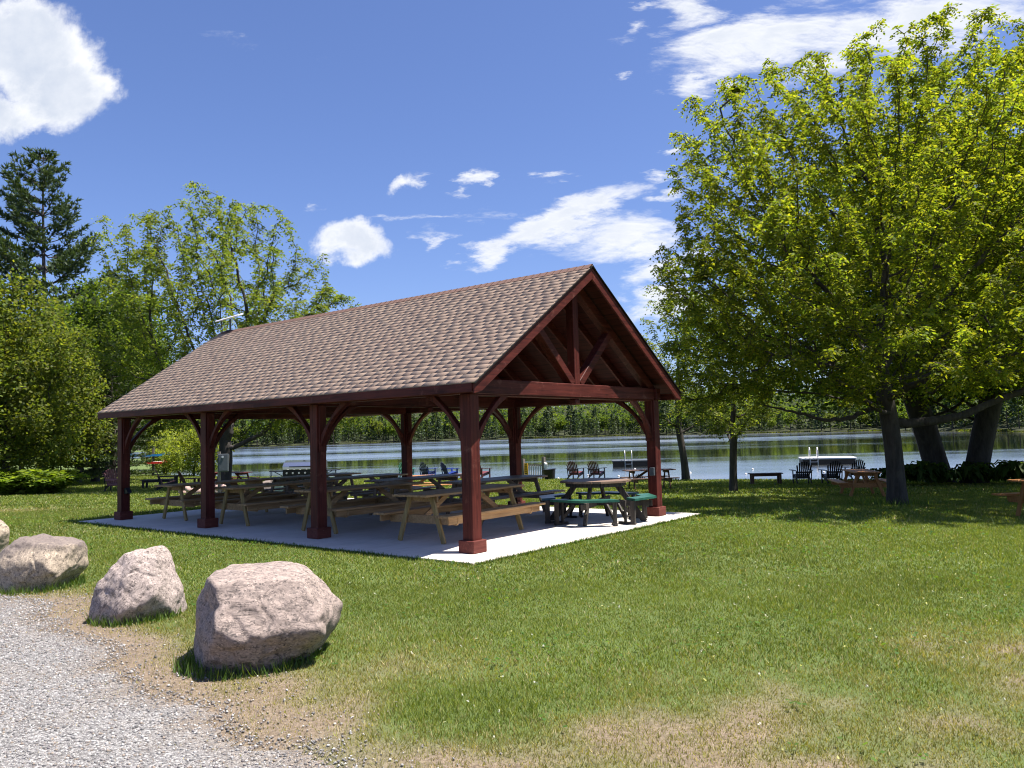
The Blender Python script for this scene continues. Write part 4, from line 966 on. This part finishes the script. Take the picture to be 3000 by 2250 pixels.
# locust behind the pavilion
el = [(.2, 0, 7.4, 4.6, 4.2, 4.2, 4), (-.4, 0, 10.0, 2.6, 2.6, 2.2, 1.3), (-2.9, 0, 9.2, 2.4, 2.4, 2.3, 1.0), (3.4, 0, 6.0, 2.9, 2.8, 2.3, 1.5), (5.6, 0, 5.0, 1.9, 2.0, 1.3, .7), (2.0, -.5, 3.1, 5.0, 3.0, 1.3, 1.3), (-3.5, 0, 5.5, 2.4, 2.6, 2.0, .9)]
OPEN = deciduous('open', el, bow((0, 0, -.1), (.15, 0, 1.9), 8, (.1, 0, 0)), 1700, .32, .5, 3.6, .009, .24, ('pinnate', .38, 4, .064, .125), 21, BARKD, [(.12, .17, .034), (.145, .19, .036), (.095, .145, .03), (.165, .192, .038)], zmin=1.9, per=6, twig=9)
plant('locust_tree', OPEN, -13.75, 37.5, 'airy locust tree with open branches rising behind the left half of the pavilion roof', s=1.22, rz=-6)

# broadleaf trees of the left woods (three prototypes, each placed several times)
el = [(0, 0, 5.4, 2.6, 2.6, 3.9, 3), (0, 0, 3.0, 3.0, 3.0, 2.2, 1.6)]
BIRCH = deciduous('birch', el, bow((0, 0, -.1), (.1, 0, 2.2), 6), 1100, .30, .46, 3, .009, .13, ('kite', .155, .115, .24), 31, BARKD, LG, zmin=.7, per=36, twig=12)
el = [(0, 0, 8, 4.2, 4.2, 5.2, 3), (1.6, .6, 5.5, 3.4, 3.4, 2.4, 1), (-1.8, -.4, 6.2, 3, 3, 2.6, 1)]
OAK = deciduous('oak', el, bow((0, 0, -.1), (.2, 0, 3), 7), 1300, .40, .62, 4, .012, .22, ('kite', .24, .18, .34), 37, BARKD, MG, zmin=2.9, per=30, twig=12)
OAKL = deciduous('oak', el, bow((0, 0, -.1), (.2, 0, 3), 7), 1100, .40, .62, 4, .012, .22, ('kite', .25, .19, .34), 38, BARKD, LG, zmin=3.4, per=25, twig=12)
el = [(0, 0, 1.6, 2.1, 1.9, 1.7, 1), (.6, 0, 2.4, 1.3, 1.3, 1.2, .6)]
WILLOW = deciduous('willow', el, bow((0, 0, -.1), (0, 0, .5), 3), 420, .2, .32, 2, .008, .06, ('kite', .22, .08, .18), 41, BARKD, [(.23, .28, .06), (.19, .25, .05), (.26, .30, .07)], zmin=.15, per=26, twig=8)
gT = 'broadleaf trees of the woods on the left'
for x, y, s, rz, proto, nm, lb in (
    (-23.3, 36.5, 1.16, 0, BIRCH, 'broadleaf_tree', 'light green bushy tree with a pointed top at the left edge, above the ferns'),
    (-27.2, 37.5, 1.12, 80, BIRCH, 'broadleaf_tree', 'light green tree cut off by the left edge of the photo'),
    (-24.6, 42.5, 1.0, 150, BIRCH, 'broadleaf_tree', 'light green tree filling the gap right of the pointed bushy tree'),
    (-28.2, 55.5, .80, 220, OAKL, 'broadleaf_tree', 'yellow green tree just left of the end of the pavilion roof'),
    (-25.2, 48.0, .95, 40, OAK, 'broadleaf_tree', 'mid green tree behind the light green ones, below the tall pine'),
    (-31.5, 62.0, 1.25, 110, OAK, 'broadleaf_tree', 'dark green tree just right of the tall pine trunk'),
    (-44.0, 60.0, 1.4, 10, OAK, 'broadleaf_tree', 'dark green tree behind the pine at the far left'),
    (-29.5, 66.0, .62, 200, OAKL, 'broadleaf_tree', 'green tree behind the board rack at the shore'),
    (-31.5, 72.0, .9, 300, OAK, 'broadleaf_tree', 'green tree in the woods behind the storage box'),
    (-38.0, 70.0, 1.0, 250, OAK, 'broadleaf_tree', 'dark green tree deep in the woods at the left'),
    (-31.0, 52.0, .85, 60, OAK, 'broadleaf_tree', 'mid green tree standing in front of the tall pine'),
    (-36.5, 50.0, 1.0, 190, OAK, 'broadleaf_tree', 'mid green tree at the left edge behind the bushy light green trees')):
    plant(nm, proto, x, y, lb, group=gT, s=s, rz=rz)
plant('willow_shrub', WILLOW, -22.3, 55.6, 'bright yellow green willow shrub at the water beside the board rack', cat='shrub', s=1.05)
plant('willow_shrub', WILLOW, -26.0, 59.5, 'yellow green shrub behind the board rack post', cat='shrub', s=.9, rz=90)

# conifers
def pine_tree(Hh, zlow, rmax, seed, prof, tuft, nwh, cols, rroot=.26, up=.25, tri=6, fill=1.):
    g = np.random.default_rng(seed); N = [np.array([0, 0, -.1])]; par = [-1]; rad = [rroot]
    m = 26
    for i in range(1, m+1): t = i/m; N.append(np.array([.12*math.sin(t*5), .1*math.sin(t*4+1), Hh*t])); par.append(i-1); rad.append(rroot*(1-t)**.8+.012)
    T, Tc = [], []
    for wv in range(nwh):
        t = wv/(nwh-1); z = zlow+(Hh*.985-zlow)*t**.92; nb = g.integers(4, 7); a0 = g.random()*6.28
        k = int(np.clip(round(z/Hh*m), 1, m))
        for bq in range(nb):
            a = a0+bq*6.28/nb+g.normal(0, .25); Lb = rmax*prof(t)*g.uniform(.5, 1.12)
            if g.random() < .10: Lb *= .35
            base = N[k].copy(); base[2] = z; d = np.array([math.cos(a), math.sin(a), 0]); n = max(4, int(Lb/.38)); pi = k
            p = base; nd = None
            for j in range(1, n+1):
                q = j/n; el_ = (-.12+up*q*1.7+.35*t) + g.normal(0, .05)
                p = p + (d*math.cos(el_)+np.array([0, 0, math.sin(el_)]))*(Lb/n)+g.normal(0, .02, 3)
                N.append(p); par.append(pi if j > 1 else k); rad.append(max(.008, .06*(1-q)*Lb/rmax+.009)); pi = len(N)-1
                if q > .28:
                    sd = np.array([-d[1], d[0], 0])
                    for s_ in (-1, 1):
                        Ls = Lb*.30*(1.15-q)*g.uniform(.5, 1.2)+.15
                        for u_ in np.arange(.12, Ls, tuft*.62/fill):
                            c = p+(sd*s_*.85+d*.55)*u_+np.array([0, 0, .10*u_]); T.append(c+g.normal(0, .06, 3)); Tc.append(d*.5+sd*s_*.5+np.array([0, 0, .55]))
                    T.append(p+g.normal(0, .05, 3)); Tc.append(d+np.array([0, 0, .5]))
    for z in np.linspace(Hh*.90, Hh*1.01, 12): T.append(np.array([0, 0, z])+g.normal(0, .08, 3)); Tc.append(np.array([0, 0, 1.]))
    N = np.array(N); V, Fc = tubes_np(N, np.array(par), np.array(rad), 8, 4); to = np_mesh('trunk', V, Fc, BARKP, smooth=True)
    T = np.repeat(np.array(T), tri, 0); Tc = np.repeat(np.array(Tc), tri, 0); n = len(T)
    D = unit(unit(Tc)+g.normal(0, .55, (n, 3))); V, Fc = leaf_quads(T-D*tuft*.25, D, unit(g.normal(size=(n, 3))+np.array([0, 0, .8])), tuft*g.uniform(.7, 1.35, n), tuft*.22*g.uniform(.6, 1.2, n))
    co = np_mesh('crown', V, Fc, NEEDLE, cols=leaf_cols(n, cols, g, .25)); r = (to.data, co.data); bpy.data.objects.remove(to); bpy.data.objects.remove(co); return r
PG = [(.042, .075, .036), (.058, .095, .04), (.072, .105, .036), (.045, .08, .046)]
WPINE = pine_tree(24.5, 6.0, 6.4, 51, lambda t: float(np.interp(t, [0, .2, .45, .62, .8, .92, 1], [.7, .95, 1., .85, .62, .36, .14])), .46, 17, PG, up=.42, fill=1.35, tri=8)
plant('pine_tree', WPINE, -34.3, 58.0, 'tall white pine with bare trunk and upswept branches standing above the woods at the left', s=.97, rz=20)
plant('pine_tree', WPINE, -43.5, 60.5, 'white pine cut off by the left edge, shorter than the tall pine beside it', s=.74, rz=200)
PG2 = [(.05, .08, .032), (.066, .098, .034), (.076, .105, .036), (.038, .064, .03)]
LPINE = pine_tree(11, .8, 3.6, 57, lambda t: (1-t)**.7+.06, .36, 20, PG2, rroot=.17, up=.12)
gp = 'young white pines at the edge of the left woods'
for x, y, s, rz, lb in ((-22.9, 45.5, .72, 0, 'young white pine with soft layered boughs just left of the leftmost post'), (-25.6, 47.0, .80, 70, 'young white pine with layered boughs behind the maroon chair on the left'), (-28.6, 46.5, .85, 160, 'young white pine left of the other layered pines above the storage box')):
    plant('pine_tree', LPINE, x, y, lb, group=gp, s=s, rz=rz)

# ferns and leafy plants
def fern_mesh(nf, Lf, seed, cols, up=1.1):
    g = np.random.default_rng(seed); Cs, Ds, Ls = [], [], []
    for i in range(nf):
        a = g.random()*6.28; d = np.array([math.cos(a), math.sin(a), 0]); s = np.array([-d[1], d[0], 0]); L = Lf*g.uniform(.7, 1.15); e = g.uniform(.9, 1.35)*up
        for q in np.linspace(.12, 1, 15):
            p = d*L*(q*math.cos(e)+.38*q*q)+np.array([0, 0, L*(q*math.sin(e)-.52*q*q*q)])
            for s_ in (-1, 1): Cs.append(p); Ds.append(s*s_+d*.4+np.array([0, 0, g.normal(-.1, .25)])); Ls.append(L*.30*math.sin(min(1, q*1.0)*2.6+.35))
    C = np.array(Cs); D = unit(np.array(Ds)); Ls = np.abs(np.array(Ls))+.03; V, Fc = leaf_quads(C, D, unit(np.array([0, 0, 1.])+g.normal(0, .35, C.shape)), Ls, np.full(len(Ls), Lf*.085))
    o = np_mesh('fern', V, Fc, LEAF, cols=leaf_cols(len(C), cols, g, .2)); me = o.data; bpy.data.objects.remove(o); return me
FERN = fern_mesh(44, 1.75, 61, [(.14, .21, .03), (.175, .235, .035), (.115, .185, .03)], 1.15)
k = 0
for x, y, s in ((-21.8, 34.4, .9), (-20.9, 34.9, .85), (-22.7, 34.2, .95), (-20.5, 35.6, .8), (-21.4, 35.6, 1.1), (-22.3, 35.4, 1.05), (-20.9, 36.3, 1.0), (-23.6, 34.9, 1.1)):
    o = bpy.data.objects.new('fern', FERN); COL.objects.link(o); o.location = (x, y, gz(x, y)); o.scale = (s,)*3; o.rotation_euler = (0, 0, k*1.3); k += 1
    tag(o, 'light green arching fern in the clump at the left edge of the woods', 'fern', 'ferns at the left edge of the woods')
def hosta_mesh(nl, seed, cols):
    g = np.random.default_rng(seed); Vs, Fs, Cc = [], [], []
    for i in range(nl):
        a = g.random()*6.28; d = np.array([math.cos(a), math.sin(a), 0]); s = np.array([-d[1], d[0], 0]); L = g.uniform(.25, .42); h = g.uniform(.25, .62); r = g.uniform(.05, .28); dr = g.uniform(.1, .7)
        b0 = d*r+np.array([0, 0, h]); m = b0+d*L*.5+np.array([0, 0, .05]); t = b0+d*L+np.array([0, 0, -dr*L]); k = len(Vs)
        Vs += [b0, m+s*L*.28+np.array([0, 0, .03]), t, m-s*L*.28+np.array([0, 0, .03]), m, d*.02]; Fs += [(k, k+1, k+4), (k+1, k+2, k+4), (k+2, k+3, k+4), (k+3, k, k+4)]
        c = np.array(cols[g.integers(len(cols))])*g.uniform(.8, 1.2); Cc += [c]*6
    o = np_mesh('leafy_plant', np.array(Vs), np.array(Fs), LEAF, cols=np.array(Cc)); me = o.data; bpy.data.objects.remove(o); return me
HOSTA = hosta_mesh(70, 67, [(.05, .10, .025), (.065, .12, .028), (.085, .13, .035)])
g_ = random.Random(5)
for i in range(26):
    q = g_.random(); x = 14.0+6.2*q; y = 29.2+g_.uniform(-.2, 2.0)+.2*q; s = g_.uniform(.85, 1.35)*(1-.35*max(0, q-.75)/.25)
    o = bpy.data.objects.new('leafy_plant', HOSTA); COL.objects.link(o); o.location = (x, y, gz(x, y)); o.scale = (s,)*3; o.rotation_euler = (0, 0, g_.random()*6)
    tag(o, 'dark broad leaved plant in the bed around the two leaning trunks', 'plant', 'broad leaved plants under the maples')

# far shore: marsh strip, rock, trees one can tell apart along the water, and the wooded hillside behind as one mass
def far_conifer(seed, Hh, rm, cols):
    g = np.random.default_rng(seed); Cs, Ds = [], []
    for z in np.arange(.06, 1.0, .038):
        rr = rm*(1-z)**.75*g.uniform(.75, 1.15)+.12
        for b in range(9):
            a = g.random()*6.28; d = np.array([math.cos(a), math.sin(a), 0])
            for q in (.35, .68, .95): Cs.append(d*rr*q*g.uniform(.8, 1.1)+np.array([0, 0, z*Hh+g.normal(0, .12)])); Ds.append(d+np.array([0, 0, g.normal(-.15, .3)]))
    for z in np.linspace(.93, 1.0, 5): Cs.append(np.array([0, 0, z*Hh-.3])); Ds.append(np.array([g.normal(0, .3), g.normal(0, .3), 1]))
    C = np.array(Cs); n = len(C); V, Fc = leaf_quads(C, unit(np.array(Ds)), unit(np.array([0, 0, 1.])+g.normal(0, .6, (n, 3))), g.uniform(.7, 1.5, n), g.uniform(.4, .8, n))
    o = np_mesh('crown', V, Fc, NEEDLE, cols=leaf_cols(n, cols, g, .3)); t = MB().tube([(0, 0, -1), (0, 0, Hh*.9)], [.22, .04], 5).build('trunk', BARKP); r = (t.data, o.data); bpy.data.objects.remove(o); bpy.data.objects.remove(t); return r
def far_broad(seed, Hh, rm, cols):
    g = np.random.default_rng(seed); n = 900; cen = [np.array([g.normal(0, rm*.4), g.normal(0, rm*.4), Hh*g.uniform(.4, .82)]) for _ in range(9)]
    C = np.array([cen[i % 9] for i in range(n)])+unit(g.normal(size=(n, 3)))*(g.random(n)**.4)[:, None]*rm*.55; D = unit(g.normal(size=(n, 3))+np.array([0, 0, -.2]))
    V, Fc = leaf_quads(C, D, unit(np.array([0, 0, 1.])+g.normal(0, .6, (n, 3))), g.uniform(.5, 1.0, n), g.uniform(.4, .8, n))
    o = np_mesh('crown', V, Fc, LEAF, cols=leaf_cols(n, cols, g, .25)); t = MB().tube([(0, 0, -1), (0, 0, Hh*.7)], [.25, .06], 5).build('trunk', BARKD); r = (t.data, o.data); bpy.data.objects.remove(o); bpy.data.objects.remove(t); return r
FC = [far_conifer(71, 15, 2.9, PG2), far_conifer(72, 13, 2.6, PG2), far_conifer(73, 16.5, 3.2, PG)]
FB = [far_broad(75, 11, 4.0, LG), far_broad(76, 10, 3.6, MG), far_broad(77, 12, 4.2, [(.13, .18, .03), (.10, .16, .03)])]
g_ = random.Random(17); u = -.50; row = 0
while u < .70:
    D = float(shore_d(u)); conif = g_.random() < (.78 if u > -.25 else .6)
    y = D+g_.uniform(1.5, 22); x = u*y; z = float(hill_z(u, np.array(y))); s = g_.choice((.65, .8, .95, 1.05, 1.2, 1.4))*g_.uniform(.9, 1.1)*(1. if u < .3 else .8)
    if conif: plant('conifer', g_.choice(FC), x, y, 'dark conifer in the row of trees along the far shore of the lake', group='conifers along the far shore', s=s, rz=g_.random()*360, z=z)
    else: plant('broadleaf_tree', g_.choice(FB), x, y, 'light green broadleaf tree in the row along the far shore of the lake', group='broadleaf trees along the far shore', s=s, rz=g_.random()*360, z=z)
    u += g_.uniform(1.8, 3.8)/D*(1.0 if u < .3 else 1.35)
def hillside():
    g = np.random.default_rng(81); n = 5200; U = g.uniform(-.75, .85, n); E = 24+g.random(n)**1.5*520; Yc = shore_d(U)+E; Z = hill_z(U, Yc); Xc = U*Yc
    con = g.random(n) < .55; H = np.where(con, g.uniform(9, 15, n), g.uniform(8, 12, n)); m = 34
    pal = np.array([(.075, .12, .025), (.095, .14, .028)]+MG+MG); palc = np.array(PG2); tc = np.where(con[:, None], palc[g.integers(0, len(palc), n)], pal[g.integers(0, len(pal), n)])
    a = g.random((n, m))*6.28; t = g.random((n, m)); rr = np.where(con[:, None], 2.6*(1-t), 3.6*np.sqrt(np.clip(1-(2*t-.9)**2, 0, 1))*g.random((n, m))**.3)
    hh = np.where(con[:, None], t*H[:, None], (.35+.65*t)*H[:, None]); C = np.stack([Xc[:, None]+rr*np.cos(a), Yc[:, None]+rr*np.sin(a), Z[:, None]+hh], 2).reshape(-1, 3)
    D = np.stack([np.cos(a), np.sin(a), g.normal(0, .4, (n, m))], 2).reshape(-1, 3); N_ = len(C)
    V, Fc = leaf_quads(C, unit(D+g.normal(0, .4, D.shape)), unit(np.array([0, 0, 1.])+g.normal(0, .5, (N_, 3))), g.uniform(1.2, 2.6, N_), g.uniform(.9, 1.8, N_))
    cc = np.repeat(tc, m, 0)*g.uniform(.75, 1.25, (N_, 1)); tag(np_mesh('forested_hillside', V, Fc, LEAF, cols=np.repeat(cc, 4, 0)), kind='stuff')
hillside()
def marsh():
    g = np.random.default_rng(83); n = 9000; U = g.uniform(-.5, .70, n); E = g.random(n)**1.3*2.5+fbm(U*40, U*0+1, 7, 3)*3-1.5; Yc = shore_d(U)+E; C = np.stack([U*Yc, Yc, np.maximum(hill_z(U, Yc), WATER-.05)], 1)
    D = unit(np.array([0, 0, 1.])+g.normal(0, .35, (n, 3))); pal = [(.08, .105, .022), (.10, .12, .026), (.055, .08, .016), (.12, .12, .036)]
    V, Fc = leaf_quads(C, D, unit(g.normal(size=(n, 3))), g.uniform(.3, .9, n)*np.where(fbm(U*22, U*0+3, 19, 3) > .5, 1., .25), g.uniform(.3, .8, n)); tag(np_mesh('marsh_grass', V, Fc, LEAF, cols=leaf_cols(n, pal, g, .25)), kind='stuff')
marsh()
ro = rock_mesh('rock', [((0, -.5, 1), .5), ((1, 0, .5), 1.1), ((-1, 0, .3), 1.4), ((0, -1, .3), .8), ((0, 1, 0), 1), ((0, 0, -1), .6), ((.5, -.3, .9), .62)], .9, 41, granite('shore rock', (.38, .33, .28), (.5, .45, .39), (.2, .18, .16), sc_=.8), 5)
ro.scale = (6.5, 6, 6.5); uu = -.398; yy = float(shore_d(uu))-1; ro.location = (uu*yy, yy, WATER+1.5); tag(ro, 'pale rock outcrop on the far shore seen left of the second post', 'rock')

# ---------------------------------------------------------------- grass and loose stones near the camera
def in_pad(x, y, m=0.):
    l = (x-O[0])*A[0]+(y-O[1])*A[1]; w = (x-O[0])*B[0]+(y-O[1])*B[1]
    return (l > -ML-m) & (l < L3+ML+m) & (w > -MW-m) & (w < WD+MW+m)
def grass():
    g = np.random.default_rng(91); Vs, Fs, Cs, off = [], [], [], 0
    for y0, y1, rho, w, h in ((1.8, 3.6, 13000, .0028, .030), (3.6, 5.5, 10500, .0034, .031), (5.5, 9, 6400, .0045, .032), (9, 14, 2900, .0072, .036), (14, 24, 950, .013, .044), (24, 58, 190, .032, .058)):
        area = .70*(y1*y1-y0*y0)+(y1-y0)*1.0; n = int(area*rho); y = np.sqrt(g.random(n)*(y1*y1-y0*y0)+y0*y0); x = g.uniform(-1, 1, n)*(.70*y+.5)
        cl = fbm(x*6, y*6, 55, 2); d = dryness(x, y); gs = gravel_s(x, y)
        keep = ~in_pad(x, y, -.015) & (g.random(n) < 1-.55*sstep(.3, .95, d)*sstep(.1, .9, d)) & (g.random(n) < .35+1.0*cl) & (g.random(n) < .03+sstep(-.15, .75, gs)) & (y < np.interp(x, SHX, SHY)-.1)
        for bx, by, br in BOULD: keep &= (x-bx)**2+(y-by)**2 > (br*.72)**2
        x, y, d, cl = x[keep], y[keep], d[keep], cl[keep]; n = len(x); z = lawn_z(x, y)
        a = g.random(n)*6.28; tall = fbm(x*1.2, y*1.2, 77, 3); hh = h*g.uniform(.5, 1.3, n)*(.6+.8*tall)*(1-.35*d)
        lean = g.uniform(.1, 1.0, n)*hh; la = g.random(n)*6.28; ww = w*g.uniform(.6, 1.3, n)
        P = np.stack([x, y, z-.004], 1); sx = np.stack([np.cos(a)*ww, np.sin(a)*ww, 0*a], 1)
        tip = P+np.stack([np.cos(la)*lean, np.sin(la)*lean, hh], 1)
        V = np.stack([P-sx, P+sx, tip], 1).reshape(-1, 3)
        G = np.array([(.128, .178, .028), (.165, .208, .033), (.105, .153, .024), (.205, .23, .045)]); Dn = np.array([(.36, .30, .15), (.27, .22, .10), (.21, .21, .07), (.44, .38, .22)])
        dry = (g.random(n) < d*.85+.045)[:, None]; yel = sstep(.05, .55, d)[:, None]
        patch = fbm(x*.5+9, y*.5, 13, 3)[:, None]
        gc_ = G[g.integers(0, 4, n)]*(1-yel)+np.array([.23, .235, .055])*yel; gc_ = gc_*(.78+.45*patch)
        c = np.where(dry, Dn[g.integers(0, 4, n)], gc_)*g.uniform(.75, 1.25, (n, 1)); Cs.append(np.repeat(c, 3, 0)); Vs.append(V); Fs.append(np.arange(3*n).reshape(-1, 3)+off); off += 3*n
    # longer tufts round the boulders, posts of trees and along the pad
    tx, ty, th_ = [], [], []
    for bx, by, br in BOULD:
        n = 900; a = g.random(n)*6.28; r = br*g.uniform(.78, 1.12, n); tx.append(bx+np.cos(a)*r); ty.append(by+np.sin(a)*r); th_.append(g.uniform(.04, .13, n))
    n = 5200; q = g.random(n); e = g.integers(0, 2, n); jl = np.where(e == 0, -ML+q*(L3+2*ML), -ML-g.random(n)*.06); jw = np.where(e == 0, -MW-g.random(n)*.06, -MW+q*(WD+2*MW))
    tx.append(O[0]+A[0]*jl+B[0]*jw); ty.append(O[1]+A[1]*jl+B[1]*jw); th_.append(g.uniform(.02, .075, n)*(.5+fbm(tx[-1]*2, ty[-1]*2, 3, 3)))
    for cx, cy, n, r in ((9.3, 19.6, 500, .5), (4.5, 17.5, 160, 2.2), (6.5, 17, 160, 2.)):
        tx.append(cx+g.normal(0, r, n)); ty.append(cy+g.normal(0, r, n)); th_.append(g.uniform(.08, .24, n))
    x, y, hh = map(np.concatenate, (tx, ty, th_)); k = ~in_pad(x, y, -.01); x, y, hh = x[k], y[k], hh[k]; n = len(x); a = g.random(n)*6.28; la = g.random(n)*6.28; lean = hh*g.uniform(.1, .7, n); ww = .0035+.0006*y*.5
    P = np.stack([x, y, lawn_z(x, y)-.004], 1); sx = np.stack([np.cos(a)*ww, np.sin(a)*ww, 0*a], 1); tip = P+np.stack([np.cos(la)*lean, np.sin(la)*lean, hh], 1)
    c = np.array([(.06, .12, .018), (.085, .15, .022), (.11, .16, .03)])[g.integers(0, 3, n)]*g.uniform(.8, 1.2, (n, 1))
    Vs.append(np.stack([P-sx, P+sx, tip], 1).reshape(-1, 3)); Fs.append(np.arange(3*n).reshape(-1, 3)+off); Cs.append(np.repeat(c, 3, 0)); off += 3*n
    tag(np_mesh('grass', np.concatenate(Vs), np.concatenate(Fs), GRASSM, cols=np.concatenate(Cs)), kind='stuff')
grass()
def clover():   # small round leaved weeds and white flower heads in the turf
    g = np.random.default_rng(95); n = 15000; y = np.sqrt(g.random(n)*(20**2-3.5**2)+3.5**2); x = g.uniform(-1, 1, n)*.68*y; k = (~in_pad(x, y, .02)) & (gravel_s(x, y) > .3) & (fbm(x*1.3, y*1.3, 101, 3) > .56) & (dryness(x, y) < .6); x, y = x[k], y[k]; n = len(x)
    C = np.stack([x, y, lawn_z(x, y)+g.uniform(.025, .06, n)], 1); a = g.random(n)*6.28; D = np.stack([np.cos(a), np.sin(a), g.normal(0, .25, n)], 1); s = g.uniform(.018, .036, n)*(1+y*.03)
    V, Fc = leaf_quads(C, unit(D), unit(np.array([0, 0, 1.])+g.normal(0, .3, (n, 3))), s, s); m_ = 170; fy = g.uniform(3.6, 12, m_); fx = g.uniform(-.3, .66, m_)*fy; ok = (~in_pad(fx, fy, .1)) & (gravel_s(fx, fy) > .4); fx, fy = fx[ok], fy[ok]; m_ = len(fx); fz = lawn_z(fx, fy)+g.uniform(.03, .055, m_)
    fv, ff = [], []
    for ox in range(3):
        v_, f_ = leaf_quads(np.stack([fx, fy, fz], 1), unit(g.normal(size=(m_, 3))), unit(g.normal(size=(m_, 3))), g.uniform(.010, .019, m_), g.uniform(.010, .017, m_)); ff.append(f_+len(v_)*ox); fv.append(v_)
    tag(np_mesh('clover_flowers', np.concatenate(fv), np.concatenate(ff), LEAF, cols=np.full((m_*12, 3), .62)), kind='stuff')
    tag(np_mesh('clover', V, Fc, LEAF, cols=leaf_cols(n, [(.07, .15, .03), (.10, .18, .035)], g, .2)), kind='stuff')
clover()
def pebbles():
    g = np.random.default_rng(97); n = 130000; y = np.sqrt(g.random(n)*(9.5**2-1.8**2)+1.8**2); x = -g.random(n)*(.70*y+.4)+.0; s = gravel_s(x, y); k = (s < .12) | ((s < .95) & (g.random(n) < .36*np.clip(.95-s, 0, 2)**1.8))
    for bx, by, br in BOULD: k &= (x-bx)**2+(y-by)**2 > (br*.8)**2
    x, y = x[k], y[k]; n = len(x); r = (.0026+.0075*g.random(n)**4)*(1+.05*y)
    o6 = np.array([(1, 0, 0), (-1, 0, 0), (0, 1, 0), (0, -1, 0), (0, 0, .7), (0, 0, -.5)])[None]*g.uniform(.6, 1.4, (n, 6, 1)); a = g.random(n)*6.28; ca, sa = np.cos(a)[:, None], np.sin(a)[:, None]
    ox = o6[:, :, 0]*ca-o6[:, :, 1]*sa; oy = o6[:, :, 0]*sa+o6[:, :, 1]*ca; V = np.stack([ox, oy, o6[:, :, 2]], 2)*r[:, None, None]+np.stack([x, y, lawn_z(x, y)+.006+r*.15], 1)[:, None]
    f = np.array([(0,2,4), (2,1,4), (1,3,4), (3,0,4), (2,0,5), (1,2,5), (3,1,5), (0,3,5)]); Fc = (f[None]+(np.arange(n)*6)[:, None, None]).reshape(-1, 3)
    pal = np.array([(.20, .197, .19), (.28, .275, .265), (.13, .128, .125), (.42, .41, .39), (.24, .20, .16), (.18, .165, .16)]); c = pal[g.integers(0, 6, n)]*g.uniform(.8, 1.2, (n, 1))
    m, t, b, _ = new_mat('loose stones'); at = t.new('ShaderNodeAttribute', attribute_name='Col'); t.link(at.outputs['Color'], b.inputs['Base Color']); b.inputs['Roughness'].default_value = .85
    tag(np_mesh('loose_stones', V.reshape(-1, 3), Fc, m, cols=np.repeat(c, 6, 0)), kind='stuff')
pebbles()
